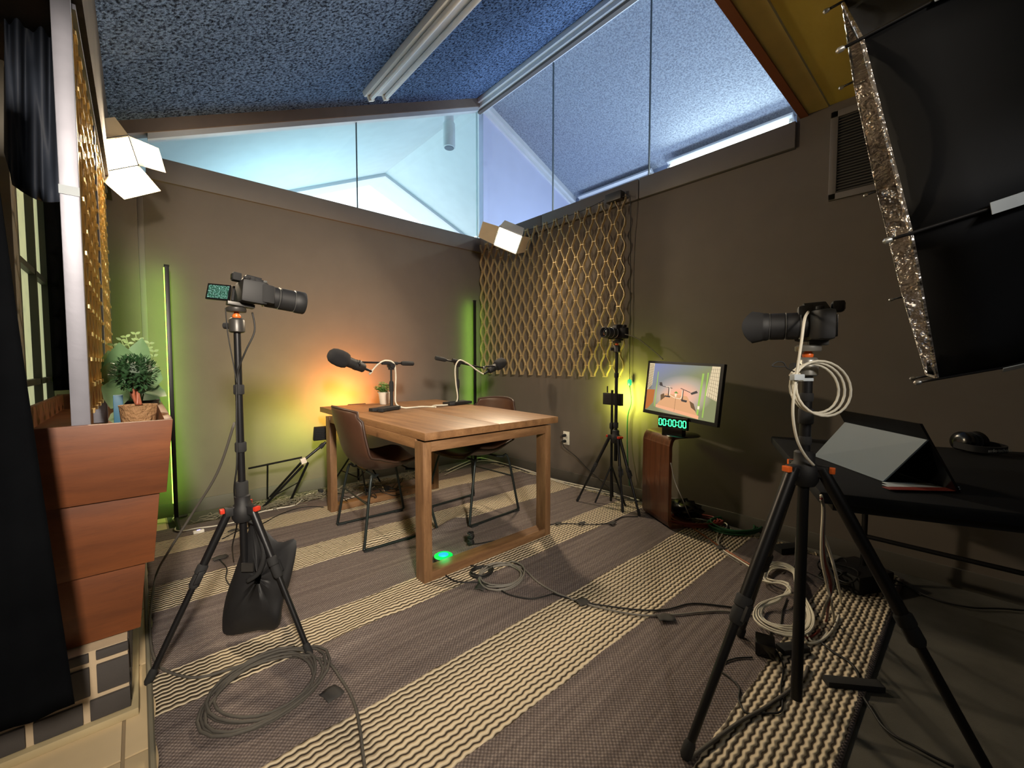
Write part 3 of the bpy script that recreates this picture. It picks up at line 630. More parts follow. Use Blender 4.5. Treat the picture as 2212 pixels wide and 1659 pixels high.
# ============================================================ LATTICE SCREENS (ribbons bent into waves, clipped together)
def lattice(name, label, y0, p, n, x, z0, z1, T, a, depth, mat, phase=0, zshift=0, ck_=0):
    t = thing(name, label, 'screen', (x, y0+p*n/2, z0)); cl = B(); seg = 8
    N = int((z1-z0)/T*seg)
    for i in range(n):
        sg = 1 if i % 2 == 0 else -1; yc = y0+i*p; pts = []
        for k in range(N+1):
            z = z0+(z1-z0)*k/N; c = math.cos(2*PI*(z-z0-zshift)/T); c = max(-1, min(1, c*1.18)); pts.append((yc+sg*a*c, z))
        b_ = B(); vs = []
        for (y, z) in pts: vs += [(x-depth/2, y-.0017, z), (x+depth/2, y-.0017, z), (x+depth/2, y+.0017, z), (x-depth/2, y+.0017, z)]
        fs = [(0,1,2,3), (len(vs)-4, len(vs)-1, len(vs)-2, len(vs)-3)]
        for k in range(N):
            for e in range(4): e2 = (e+1) % 4; fs.append((k*4+e, k*4+4+e, k*4+4+e2, k*4+e2))
        b_.add(vs, fs); b_.build('ribbon', mat, t, smooth=True)
        if i < n-1:   # clips where neighbours come together
            k = 0
            zz = z0+zshift+(T/2 if sg < 0 else 0)
            zz = z0+zshift+(0 if sg > 0 else T/2)
            while zz < z1-.002:
                if zz > z0-.001: (cl.box(x-depth*.5-.001, x-depth*.2, yc+a-.006, yc+p-a+.006, zz-.0022, zz+.0022) if not ck_ else cl.box(x+depth*.1, x+depth*.5+.006, yc+a-.010, yc+p-a+.010, zz-.006, zz+.006))
                zz += T
    tag(cl.build('clips', mat, t), kind='stuff'); return t
lattice('wall_lattice', 'gold wave-ribbon lattice hung on the right wall beside the corner', 1.885, .0625, 30, 2.865, .975, 2.395, .187, .0160, .022, m['gold'], zshift=0)
ls = lattice('lattice_screen', 'tall bright gold lattice screen seen edge-on, standing in the redwood planter', 1.80, .072, 24, -.124, .935, 2.10, .16, .020, .030, m['gold2'], ck_=1)
def post(y, w0, zt=2.30, zb_=.822): return B().box(-.150, -.150+.045, y, y+w0, zb_, zt).build('post', m['alu'], ls, bevel=.002)
B().box(-.148, -.108, 1.742, 1.765, .822, 2.52).build('post', m['alu'], ls, bevel=.002)
B().box(-.150, -.104, 2.56, 2.585, .822, 2.14).build('post', m['alu'], ls, bevel=.002)
B().box(-.142, -.108, 3.50, 3.51, .935, 2.10).build('end_strip', m['alu'], ls)
B().box(-.15, -.1, 1.775, 3.51, 2.10, 2.115).build('top_strip', m['alu'], ls)
B().box(-.149, -.1075, 1.7395, 1.7415, 1.30+.26, 1.585).build('tape_patch', m['velcro'], ls)
# adapter and dark cord on the wall lattice
pa = at(1326, 427, x=2.85)
ad = thing('power_adapter', 'dark power adapter box hung at the top of the wall lattice', 'adapter', (pa.x, pa.y, pa.z-.03))
B().box(2.83, 2.89, pa.y-.075, pa.y+.07, pa.z-.028, pa.z+.035).build('case', m['head'], ad, bevel=.004)
cp_ = [at(1345, 425, x=2.85), at(1358, 424, x=2.85), at(1362, 440, x=2.86), at(1362, 560, x=2.89), at(1361, 700, x=2.89), at(1360, 820, x=2.89)]
B().tube(spl(cp_, 6), .003, 6).build('lead', m['bcable'], ad, smooth='all')
tag(B().tube(spl([at(px, py, x=2.87) for px, py in ((1305, 432), (1290, 440), (1265, 452), (1240, 462), (1215, 470), (1190, 482), (1165, 490), (1150, 494), (1120, 505))], 5), .0025, 6).build('cable', m['bcable'], smooth='all'), 'thin black cord running along the top of the wall lattice', 'cable')
gp = at(1360, 827, x=2.88)
gt = thing('green_plug_cable', 'green extension plug and pale cord hanging down the right wall', 'cable', (gp.x, gp.y, 0))
B().lathe([(.010, -.022), (.016, -.014), (.017, .016), (.009, .028)], gp).build('plug', m['glow_green'], gt, smooth=True)
B().tube(spl([gp-V((0,0,.02)), at(1363, 870, x=2.88), at(1356, 900, x=2.88), at(1355, 960, x=2.88), at(1357, 1010, x=2.86), at(1360, 1050, x=2.84)], 6), .005, 7).build('cord', m['greencable'], gt, smooth='all')
# ============================================================ LED PANEL LIGHTS with barn doors (local +X is the beam)
def led(label, loc, aim, roll, sc, doors, power, armto, armlabel, hinge=None):
    d = V(aim)-V(loc); rot = frame(d, roll)
    if hinge is not None:
        x_ = d.normalized(); y_ = (V(hinge)-x_*V(hinge).dot(x_)).normalized(); rot = M4((x_, y_, x_.cross(y_))).transposed().to_euler()
    t = thing('led_panel_light', label, 'light', loc, rot, 'warm lit panel lights'); k = sc
    B().box(-.03*k, .02*k, -.13*k, .13*k, -.10*k, .10*k).build('body', m['blackm'], t, local=True, bevel=.004)
    B().box(.0205*k, .023*k, -.12*k, .12*k, -.09*k, .09*k).build('diffuser', m['led'], t, local=True)
    for (nm, hy, fl_, ang) in doors:
        if nm in ('l', 'r'):
            s_ = 1 if nm == 'l' else -1; c = V((.024*k, s_*.13*k, 0)); dr = V((math.cos(ang), s_*math.sin(ang), 0)); wd = V((0, 0, 1)); hw = .095*k; L = fl_*k
        else:
            s_ = 1 if nm == 't' else -1; c = V((.024*k, 0, s_*.10*k)); dr = V((math.cos(ang), 0, s_*math.sin(ang))); wd = V((0, 1, 0)); hw = .125*k; L = fl_*k
        nn = dr.cross(wd).normalized()
        B().prism([c-wd*hw, c+wd*hw, c+wd*hw*.86+dr*L, c-wd*hw*.86+dr*L], nn*.002).build('barn_door', m['doorflap'], t, local=True)
        B().cyl(c-wd*hw, c+wd*hw, .004*k, n=8).build('hinge', m['ring'], t, local=True)
    B().tube(spl([(-.01*k, -.135*k, 0), (-.05*k, -.14*k, 0), (-.085*k, -.08*k, 0), (-.09*k, 0, 0), (-.085*k, .08*k, 0), (-.05*k, .14*k, 0), (-.01*k, .135*k, 0)], 4), .006, 6).build('yoke', m['black'], t, local=True, smooth='all')
    mt = thing('lamp_arm', armlabel, 'bracket', armto)
    Mw = rot.to_matrix(); e = V(loc)+Mw @ V((-.09*k, 0, 0))
    B().tube([e, (e+V(armto))/2+V((0, 0, .0)), V(armto)], .008, 8).build('arm', m['black'], mt, smooth=True); B().obox(armto, (.02, 0, 0), (0, .02, 0), (0, 0, .025)).build('clamp', m['blackm'], mt, bevel=.003)
    l = light('panel_lamp', 'AREA', (0, 0, 0), power, (1, .80, .55), None, .22*k, .17*k); l.parent = t; l.location = (.03*k, 0, 0); l.rotation_euler = (0, R(-90), 0); l.data.spread = R(150)
    return t
A = R(60)
PL = at(236, 330, d=2.30); bm_ = rt*.80-V((0, 0, .62))-fw*.14
led('lit panel light with cream barn doors at the top of the gold lattice screen', tuple(PL), tuple(PL+bm_), 0, .88, [('b', 0, .22, R(12)), ('t', 0, .10, R(120)), ('l', 0, .16, R(28)), ('r', 0, .12, R(150))], 40, (-.12, 3.30, 2.13), 'short black arm clamping the left panel light to the lattice screen', hinge=rt*.87+V((0, 0, .5))+fw*.8)
PR = at(1098, 518, d=3.95); led('lit panel light with one wide barn door above the right wall lattice', tuple(PR), (.75, 1.6, .95), R(-25), .92, [('r', 0, .17, R(88)), ('l', 0, .13, R(150)), ('t', 0, .13, R(160)), ('b', 0, .13, R(160))], 36, (2.86, 3.30, 2.42), 'short black arm holding the right panel light at the wall lattice top')
# ============================================================ GREEN LED FLOOR LAMPS
def floorlamp(label, x, y, zt, d_led, foot, power, par_group):
    t = thing('led_floor_lamp', label, 'floor lamp', (x, y, 0), None, 'slim floor lamps washing the back corners green')
    B().box(x-.012, x+.012, y-.012, y+.012, .03, zt).build('pole', m['black'], t, bevel=.002)
    dv = V(d_led).normalized(); sd = V((-dv.y, dv.x, 0))
    B().obox(V((x, y, (zt+.12)/2))+dv*.015, dv*.003, sd*.009, (0, 0, (zt-.14)/2)).build('light_strip', m['green_led'], t)
    B().obox((x, y, zt+.004), (.014, 0, 0), (0, .014, 0), (0, 0, .004)).build('end_cap', m['rubber'], t)
    fx = V(foot)
    B().tube([(x, y, .10), (x, y, .025), (x+fx.x, y+fx.y, .012)], .012, 8).build('foot', m['blackm'], t, smooth=True)
    B().tube([(x, y, .03), (x-fx.x*.3+.06, y-fx.y*.3, .012)], .010, 8).build('foot', m['blackm'], t, smooth=True)
    light('strip_lamp', 'AREA', (x+dv.x*.02, y+dv.y*.02, (zt+.12)/2), power, (.42, 1, .08), (x+dv.x, y+dv.y, (zt+.12)/2), .015, zt-.16, parent=t)
    return t
pl_ = fl(378, 1125, 0)
floorlamp('black floor lamp with green glowing strip in the left back corner beside the planter', .165, 3.62, 1.73, (-.45, .9, 0), (0, -.26, 0), 2.2, 1)
floorlamp('slim black floor lamp glowing green in the far corner beside the wall lattice', 2.74, 3.66, 1.76, (.25, .97, 0), (-.12, -.1, 0), 1.5, 1)
# ============================================================ CAMERAS (local +X is the lens axis, origin at the base plate)
def photo_camera(label, loc, yaw, pitch=0, shift=0, lens_len=.13, lr=.036, hood=False, screen=None, light_back=False, petals=False):
    t = thing('camera', label, 'camera', (loc[0]+shift*math.cos(yaw), loc[1]+shift*math.sin(yaw), loc[2]), (0, pitch, yaw), 'cameras on tripods')
    bd = [(-.055, -.070), (-.055, .070), (-.02, .070), (.0, .045), (.002, -.035), (.03, -.048), (.032, -.066), (.02, -.072)]
    B().prism([(x, y, .004) for x, y in bd], (0, 0, .083)).build('body', m['blackm'], t, local=True, bevel=.012)
    B().prism([(.020, -.044, .012), (.048, -.040, .012), (.056, -.056, .012), (.052, -.074, .012), (.030, -.078, .012), (.008, -.074, .012)], (-.004, 0, .068)).build('grip', m['rubber'], t, local=True, bevel=.008)
    B().prism([(-.01, -.03, .07), (-.01, .03, .07), (-.01, .02, .108), (-.01, -.02, .108)], (.038, 0, -.006)).build('prism_front', m['blackm'], t, local=True, bevel=.006)
    B().prism([(-.050, -.026, .084), (-.050, .026, .084), (-.035, .018, .112), (-.035, -.018, .112)], (.052, 0, -.002)).build('viewfinder_hump', m['blackm'], t, local=True, bevel=.004)
    B().box(-.078, -.050, -.022, .022, .082, .112).build('eyecup', m['rubber'], t, local=True, bevel=.006)
    B().box(-.0795, -.0775, -.013, .013, .088, .106).build('eyepiece', m['lens_glass'], t, local=True)
    for (x, y, r_, h) in ((-.02, -.045, .011, .010), (-.042, -.055, .010, .008), (-.02, .045, .010, .008)): B().lathe([(r_, 0), (r_, h), (r_*.8, h+.001)], (x, y, .087), n=18).build('dial', m['rubber'], t, local=True, smooth=True)
    B().lathe([(.005, 0), (.007, .004), (.004, .007)], (.018, -.058, .087)).build('shutter_button', m['ring'], t, local=True, smooth=True)
    L = lens_len; z = .048; prof = [(lr*.86, 0), (lr*.9, .006), (lr*.9, L*.16), (lr*.97, L*.2), (lr, L*.24), (lr, L*.42), (lr*.96, L*.43), (lr*.96, L*.47), (lr*1.02, L*.48), (lr*1.02, L*.74), (lr*.98, L*.75), (lr*1.02, L*.79), (lr*1.08, L*.82), (lr*1.08, L*.985), (lr*1.03, L), (lr*.9, L), (lr*.82, L-.012)]
    B().lathe(prof, (0, 0, z), (1, 0, 0), 32).build('lens_barrel', m['blackm'], t, local=True, smooth=True)
    for q_ in (.165, .445, .765): B().lathe([(lr*1.0, 0), (lr*1.045, .0008), (lr*1.0, .002)], (L*q_, 0, z), (1, 0, 0), 32).build('lens_ring', m['ring'], t, local=True, smooth=True)
    B().lathe([(lr*.82, 0), (lr*.6, .004), (lr*.2, .007)], (L-.013, 0, z), (1, 0, 0), 24).build('front_glass', m['lens_glass'], t, local=True, smooth=True)
    if hood:
        n = 40; b_ = B(); vs = []
        for k in range(n):
            a = 2*PI*k/n; ln = .028+.014*math.cos(2*a)
            for (rr, xx) in ((lr*1.10, L-.012), (lr*1.26, L+ln), (lr*1.22, L+ln), (lr*1.06, L-.012)): vs.append((xx, rr*math.cos(a), z+rr*math.sin(a)))
        fs = []
        for k in range(n):
            k2 = (k+1) % n
            for e in range(4): e2 = (e+1) % 4; fs.append((k*4+e, k2*4+e, k2*4+e2, k*4+e2))
        b_.add(vs, fs); b_.build('lens_hood', m['rubber'], t, local=True, smooth=True)
    if screen:
        side, ang, tilt = screen; s_ = side
        h = V((-.056, s_*.066, .045)); u = V((-math.sin(ang), s_*math.cos(ang), 0)); nn = V((-math.cos(ang), -s_*math.sin(ang), 0)); zz = V((0, 0, 1))
        zz = (zz*math.cos(tilt)+nn*math.sin(tilt)); nn = u.cross(zz)*s_
        c = h+u*.052; B().obox(c, u*.042, zz*.031, nn*.005).build('flip_screen', m['blackg'], t, local=True, bevel=.002)
        sc = t.children[-1]
        for sg_ in (1, -1): B().obox(c+nn*.0056*sg_, u*.036, zz*.025, nn*.0004).build('display', m['cam_screen'], sc, local=True) if sg_ == (1 if not light_back else -1) else None
        B().cyl(h-zz*.028, h+zz*.028, .006, n=10).build('screen_hinge', m['rubber'], t, local=True, smooth=True)
    else:
        B().box(-.060, -.0555, -.045, .05, .012, .072).build('rear_screen', m['blackg'], t, local=True, bevel=.002)
    B().box(-.085 if shift else -.045, .0, -.02, .02, -.009, .004).build('quick_release_plate', m['head'], t, local=True, bevel=.001)
    return t
# ============================================================ TRIPODS
def tripod(label, c, za, feet, zcol, zhead, collars, zbot, knee=.45, r0=.017, head='head', spread=.045, rc=.015, bag=False, hookz=None, acc='red', ra=.5):
    t = thing('camera_tripod', label, 'tripod', (c[0], c[1], 0), None, 'black camera tripods'); cx, cy = c
    B().lathe([(.028, -.045), (.036, -.03), (.036, .01), (.026, .022), (.026, .05), (.020, .055)], (cx, cy, za), n=20).build('leg_collar', m['blackm'], t, smooth=True)
    for f_ in feet:
        F_ = V((f_[0], f_[1], .012)); dv = V((F_.x-cx, F_.y-cy, 0)).normalized(); sd = V((-dv.y, dv.x, 0)); s0 = V((cx, cy, za))+dv*spread
        B().obox(s0-dv*spread*.35, dv*.028, sd*.014, (0, 0, .016)).build('shoulder', m['blackm'], t, bevel=.003)
        B().obox(s0+dv*.02+V((0,0,.006)), dv*.007, sd*.011, (0, 0, .008)).build('angle_lock', m[acc], t, bevel=.002)
        u = (F_-s0).normalized(); L = (F_-s0).length; k = s0+u*L*knee
        lg = B().cyl(s0-u*.01, k, r0, r0*.95, 12).build('leg', m['black'], t, smooth=True)
        B().cyl(k, F_-u*.0, r0*.72, r0*.66, 10).build('lower_tube', m['black'], lg, smooth=True)
        B().lathe([(r0*1.0, -.06), (r0*1.25, -.055), (r0*1.25, -.03), (r0*1.0, -.026), (r0*1.15, -.02), (r0*1.15, .012), (r0*.9, .02)], k, u, 12).build('twist_lock', m['rubber'], lg, smooth=True)
        B().obox(k-u*.02+sd*r0*1.3, u*.022, sd*.005, dv*.010).build('lock_lever', m['blackm'], lg, bevel=.002)
        B().lathe([(r0*.66, -.05), (r0*.9, -.04), (r0*.9, -.008), (r0*.6, .0)], F_, u, 12).build('rubber_foot', m['rubber'], lg, smooth=True)
    B().cyl((cx, cy, zbot), (cx, cy, zcol), rc*.85, rc*.78, 16).build('centre_column', m['black'], t, smooth=True)
    for zc, rr, hh in collars: B().lathe([(rr*.9, -hh), (rr, -hh+.004), (rr, hh-.004), (rr*.9, hh)], (cx, cy, zc), n=20).build('column_clutch', m['rubber'], t, smooth=True)
    hd = B().lathe([(.020, 0), (.026, .004), (.026, .045), (.022, .052), (.018, .054)], (cx, cy, zcol), n=24).build('ball_head', m[head], t, smooth=True)
    B().lathe([(.006, .048), (.013, .055), (.014, .062), (.008, .072), (.008, .09)], (cx, cy, zcol), n=16).build('ball', m['orange_acc'], hd, smooth=True)
    B().cyl(V((cx, cy, zcol+.026))-rt*.026, V((cx, cy, zcol+.026))-rt*.046, .012, n=14).build('lock_knob', m['rubber'], hd, smooth=True)
    B().lathe([(.030, 0), (.032, .003), (.032, .014), (.026, .018)], (cx, cy, zhead-.019), n=24).build('clamp_plate', m[head], hd, smooth=True)
    return t
cL = (.278, 1.83)
tL = tripod('black tripod at the left holding the camera with the green-lit flip screen', cL, .535, [(-.01, 1.812), (.438, 1.592), (.415, 2.095)], 1.195, 1.290, [(.985, .0175, .018), (.77, .019, .018), (.60, .021, .040)], .30, .43, .014)
photo_camera('black camera on the left tripod, flip screen out, long lens toward the table', (cL[0], cL[1], 1.296), R(2), R(6), .056, .175, .041, screen=(1, R(52), R(-8)), light_back=True)
cM = (2.665, 1.80)
tM = tripod('slim black tripod near the right wall beside the monitor', cM, .53, [(2.515, 2.045), (2.565, 1.665), (2.59, 1.545)], 1.165, 1.255, [(.995, .016, .018), (.62, .018, .02)], .35, .5, .012)
photo_camera('black camera on the slim tripod before the wall lattice', (cM[0], cM[1], 1.262), R(168), 0, 0, .135, .037, screen=(-1, R(35), R(10)))
cR = (1.43, .325)
tR = tripod('large black tripod in the right foreground with the hooded-lens camera', cR, .775, [(1.070, .492), (1.493, -.10), (1.729, .586)], 1.045, 1.135, [(.985, .017, .012), (.93, .019, .022), (.86, .016, .012)], .085, .52, .017, head='headlight', rc=.018, acc='orange_acc')
photo_camera('camera with petal lens hood and white cable on the right foreground tripod', (cR[0], cR[1], 1.142), R(108), 0, 0, .125, .038, hood=True)
# weight bag under the left tripod
bgx, bgy = cL; o_ = V((bgx, bgy, 0))
wb_ = thing('weight_bag', 'black cloth weight bag with straps hanging under the left tripod', 'bag', (bgx+.03, bgy, .1))
def bagpt(px, py, d=1.53): return at(px, py, d=d)
outl = [(545, 1125), (556, 1125), (600, 1170), (640, 1168), (628, 1250), (612, 1300), (600, 1355), (555, 1362), (490, 1372), (480, 1345), (488, 1290), (510, 1225), (530, 1165)]
def blob(outl, d0, th, name, mat, par, N=9):
    ctr = (sum(a for a, _ in outl)/len(outl), sum(b_ for _, b_ in outl)/len(outl)); loop = spl([(a, b_, 0) for a, b_ in outl], 4, True); n = len(loop); vs = []; b_ = B()
    rings = [(1, 0), (.94, .55), (.75, .85), (.45, 1), (.1, 1.02)]
    for s_ in (1, -1):
        for (r_, h) in rings:
            for k_, p in enumerate(loop):
                x = ctr[0]+(p.x-ctr[0])*r_; y = ctr[1]+(p.y-ctr[1])*r_; f_ = min(1, max(.25, (y-1120)/170)) if name == 'bag_body' else 1
                vs.append(at(x, y, d=d0-s_*th*h*f_*(1+.18*math.sin(k_*.9+r_*7))))
    fs = []; m_ = len(rings)
    for side in (0, 1):
        o2 = side*m_*n
        for i in range(m_-1):
            for k_ in range(n):
                k2 = (k_+1) % n; q_ = (o2+i*n+k_, o2+i*n+k2, o2+(i+1)*n+k2, o2+(i+1)*n+k_); fs.append(q_ if side else q_[::-1])
        fs.append(tuple(o2+(m_-1)*n+k_ for k_ in range(n)))
    b_.add(vs, fs); return b_.build(name, mat, par, smooth='all')
blob(outl, 1.60, .032, 'bag_body', m['blackm'], wb_)
B().tube([V((bgx, bgy, .50)), at(548, 1130, d=1.58)], .006, 6).build('hook_strap', m['rubber'], wb_)
B().tube(spl([at(552, 1130, d=1.56), at(570, 1190, d=1.545), at(560, 1235, d=1.55), at(535, 1255, d=1.555)], 4), .009, 6).build('handle_strap', m['rubber'], wb_, smooth='all')
B().obox(at(535, 1225, d=1.563), rt*.022, up*.016, fw*.004).build('label_patch', m['head'], wb_)
# ============================================================ STANDS AND FILL LIGHTS BEHIND THE TABLE
def panel(par, c, aim, hw, hh, glow, name='panel_head'):
    c = V(c); n_ = (V(aim)-c).normalized(); s_ = n_.cross(V((0,0,1))).normalized(); u = s_.cross(n_)
    B().obox(c, n_*.014, s_*hw, u*hh).build(name, m['blackm'], par, bevel=.003)
    B().obox(c+n_*.0150, n_*.0008, s_*(hw-.008), u*(hh-.008)).build('lit_face', glow, par)
    for k in range(6): B().obox(c-n_*.0155+u*(k-2.5)*hh*.27, n_*.0015, s_*hw*.75, u*.003).build('cooling_fin', m['rubber'], par)
# stand 1: leaning light stand with yellow panel, left of the table
s1 = thing('light_stand', 'folded black light stand with fill panel leaning at the left of the table', 'light stand', (.95, 3.45, 0))
q1 = lambda px, py, y: at(px, py, y=y)
A0 = q1(655, 995, 3.32); hd_ = q1(697, 937, 3.30)
B().cyl(A0, q1(704, 955, 3.30), .010, n=10).build('pole', m['black'], s1, smooth=True)
B().lathe([(.014, -.02), (.017, 0), (.014, .02)], q1(695, 963, 3.3), (1, 0, 1)).build('pole_clutch', m['rubber'], s1, smooth=True)
B().obox(A0, (.018, 0, .005), (0, .016, 0), (-.006, 0, .02)).build('leg_hub', m['glow_green'] if False else m['pot_w'], s1, bevel=.004)
def floory(px, py):  # foot point on the floor, kept in front of the wall
    p = fl(px, py, .012); p.y = min(p.y, YB-.06); return p
for (a, c_) in (((650, 1000), (571, 1068)), ((655, 1005), (566, 1098)), ((665, 1000), (628, 1080))):
    B().cyl(q1(*a, 3.32), floory(*c_), .009, n=8).build('leg', m['black'], s1, smooth=True)
B().cyl(q1(652, 988, 3.32), q1(537, 1012, 3.5), .007, n=8).build('brace', m['black'], s1, smooth=True)
B().cyl(q1(578, 1003, 3.45), floory(566, 1066), .006, n=8).build('brace', m['black'], s1, smooth=True); B().cyl(q1(643, 1043, 3.4), floory(572, 1068), .004, n=8).build('brace', m['black'], s1)
panel(s1, q1(694, 936, 3.36), (1.1, YB+.6, .95), .055, .055, m['yellow_panel'])
light('panel_lamp', 'AREA', tuple(q1(694, 936, 3.385)), 7.5, (.74, .92, .10), (.72, YB+.5, .72), .1, parent=s1, spread=170)
# stand 2: behind the table, orange
s2 = thing('light_stand', 'black light stand behind the oak table with orange-glowing panel', 'light stand', (1.36, 3.46, 0))
B().cyl((1.36, 3.46, .10), (1.36, 3.46, .66), .010, n=10).build('pole', m['black'], s2, smooth=True)
for k in range(3):
    a = k*2.1+.4; B().cyl((1.36, 3.46, .40), (1.36+.26*math.cos(a), 3.46+.24*math.sin(a), .012), .007, n=8).build('leg', m['black'], s2, smooth=True)
    B().cyl((1.36, 3.46, .12), (1.36+.15*math.cos(a), 3.46+.14*math.sin(a), .19), .005, n=8).build('brace', m['black'], s2)
B().lathe([(.015, -.03), (.019, -.02), (.019, .02), (.014, .03)], (1.36, 3.46, .42)).build('leg_hub', m['rubber'], s2, smooth=True)
panel(s2, (1.36, 3.47, .70), (1.36, YB+.5, .98), .075, .045, m['orange_panel'])
light('panel_lamp', 'AREA', (1.37, 3.50, .73), 15, (1, .30, .05), (1.36, YB+.35, 1.05), .1, parent=s2, spread=160)
# stand 3: by the right wall, yellow, facing the wall
s3 = thing('light_stand', 'black light stand with small panel facing the right wall, behind the slim tripod', 'light stand', (2.70, 1.86, 0))
c3 = V((2.70, 1.86, 0)); B().cyl(c3+V((0,0,.02)), c3+V((0,0,.88)), .010, n=10).build('pole', m['black'], s3, smooth=True)
for k in range(3):
    a = k*2.09+2.6; e = V((.13*math.cos(a), .13*math.sin(a), 0)); B().cyl(c3+V((0,0,.30)), c3+e+V((0,0,.014)), .007, n=8).build('leg', m['black'], s3, smooth=True)
B().lathe([(.014, -.02), (.018, -.01), (.018, .02), (.014, .03)], c3+V((0,0,.60))).build('pole_clutch', m['rubber'], s3, smooth=True)
panel(s3, c3+V((.01, 0, .81)), (XC+.5, 1.80, .81), .088, .045, m['yellow_panel'])
B().cyl(c3+V((-.02, .03, .86)), c3+V((-.02, .03, .91)), .005, n=8).build('knob', m['rubber'], s3)
light('panel_lamp', 'AREA', tuple(c3+V((.05, -.0, .81))), 5.5, (.84, .95, .14), (XC+.5, 1.80, .85), .1, parent=s3, spread=170)
# ============================================================ MONITOR, CLOCK, BENTWOOD STAND
bs_ = thing('bentwood_side_table', 'curved walnut bentwood side table carrying the monitor at the right wall', 'side table', (2.6, 1.45, 0))
n0 = V((2.675, 1.58, 0)); n1 = V((2.515, 1.30, 0)); e = (n1-n0).normalized(); u = V((-e.y, e.x, 0))
if u.x < 0: u = -u
prof = [(.20, .012), (.05, .012), (.018, .022), (.006, .05), (.003, .10), (.003, .50), (.006, .56), (.022, .60), (.06, .618), (.22, .622)]
cv = spl([(a, 0, b_) for a, b_ in prof], 5); b_ = B(); th = .022; vs = []
for i, p in enumerate(cv):
    a = cv[max(i-1, 0)]; c = cv[min(i+1, len(cv)-1)]; tn = (c-a).normalized(); nn = V((tn.z, 0, -tn.x))
    for (o1, w_) in ((0, 0), (0, 1), (1, 1), (1, 0)):
        q_ = p+nn*th*o1*1.0; P_ = (n0 if w_ == 0 else n1)+u*q_.x+V((0, 0, q_.z)); vs.append(P_)
fs = [(0,1,2,3), tuple(len(vs)-4+k for k in (3,2,1,0))]
for i in range(len(cv)-1):
    for k in range(4): k2 = (k+1) % 4; fs.append((i*4+k, i*4+4+k, i*4+4+k2, i*4+k2))
b_.add(vs, fs).build('bent_panel', m['walnut'], bs_, smooth=True)
# fit of monitor: left edge farther, right edge nearer
ML = at(1390, 888, d=2.92); MLt = at(1399, 781, d=2.90); MR = at(1550, 927, d=2.36); MRt = at(1564, 784, d=2.36)
ux = ((MR-ML)+(MRt-MLt)); wdt = ux.length/2; ux.normalize(); uz = ((MLt-ML)+(MRt-MR)); hgt = uz.length/2; uz -= ux*uz.dot(ux); uz.normalize(); un = ux.cross(uz)
ctr = (ML+MR+MLt+MRt)/4
mo = thing('monitor', 'black monitor showing the podcast table view, on the bentwood side table', 'monitor', (ctr.x, ctr.y, .623))
B().obox(ctr-un*.012, ux*wdt/2, uz*hgt/2, un*.012).build('bezel', m['blackm'], mo, bevel=.003)
B().obox(ctr-un*.035, ux*wdt*.33, uz*hgt*.3, un*.014).build('rear_housing', m['blackm'], mo, bevel=.006)
sw, sh = wdt*.465, hgt*.445
sc = B().obox(ctr+un*.0008+uz*hgt*.01, ux*sw, uz*sh, un*.0004).build('display', m['screen'], mo)
C0 = ctr+un*.0014+uz*hgt*.01
bI = B(); mats = [m['s_table'], m['s_front'], m['s_dark'], m['s_green'], m['s_or'], m['s_lat'], m['s_wh'], m['s_brown'], m['s_leaf']]
def S_(pts, mi, lay=0):
    bI.cur = mi; P_ = [C0+ux*(x*2-1)*sw+uz*(1-y*2)*sh+un*.0002*lay for x, y in pts]; bI.add(P_, [tuple(range(len(P_)))[::-1]])
def L_(pts, wd, mi, lay=3):
    for (x0, y0), (x1, y1) in zip(pts, pts[1:]):
        dx, dy = x1-x0, y1-y0; l_ = math.hypot(dx, dy) or 1; nx_, ny_ = -dy/l_*wd, dx/l_*wd; S_([(x0+nx_, y0+ny_), (x1+nx_, y1+ny_), (x1-nx_, y1-ny_), (x0-nx_, y0-ny_)], mi, lay)
S_([(0, .56), (.13, .55), (.12, .82), (.03, .98), (0, .98)], 4, 1); S_([(0, 0), (.085, 0), (.075, .45), (.0, .58)], 5, 1)
for k in range(7): L_([(.0+k*.012, .02), (.0+k*.010, .54)], .002, 7, 2)
for k in range(9): L_([(0, .04+k*.06), (.08, .02+k*.05)], .0015, 7, 2)
L_([(.155, .17), (.15, .9)], .006, 3, 1); L_([(.86, .12), (.85, .95)], .008, 3, 1); L_([(.80, .14), (.78, .92)], .012, 3, 1)
S_([(.90, .0), (1, .0), (1, .62), (.86, .54)], 5, 1)
for k in range(9): L_([(.89, .06+k*.06), (1, .05+k*.07)], .002, 7, 2)
for k in range(5): L_([(.90+k*.022, .02), (.88+k*.026, .56+k*.01)], .0015, 7, 2)
S_([(.31, .60), (.62, .60), (.80, .96), (.17, .88)], 0, 1); S_([(.17, .85), (.80, .93), (.80, .995), (.17, .91)], 1, 2); L_([(.465, .66), (.46, .93)], .002, 7, 2)
S_([(.23, .64), (.28, .60), (.30, .68), (.24, .76)], 7, 2); S_([(.72, .72), (.66, .68), (.69, .80), (.76, .86)], 7, 2)
L_([(.19, .43), (.25, .46), (.40, .48)], .006, 2, 4); S_([(.19, .39), (.23, .38), (.25, .45), (.21, .46)], 2, 4); L_([(.35, .47), (.35, .64)], .007, 2, 4); S_([(.30, .64), (.38, .64), (.38, .67), (.29, .67)], 2, 4)
L_([(.52, .46), (.66, .52)], .006, 2, 4); S_([(.66, .53), (.74, .47), (.76, .51), (.68, .56)], 2, 4); L_([(.56, .49), (.56, .68)], .007, 2, 4); S_([(.54, .67), (.63, .68), (.62, .72), (.55, .71)], 2, 4)
L_([(.30, .46), (.36, .46), (.37, .62), (.44, .66), (.53, .67), (.55, .62), (.55, .50)], .005, 6, 5)
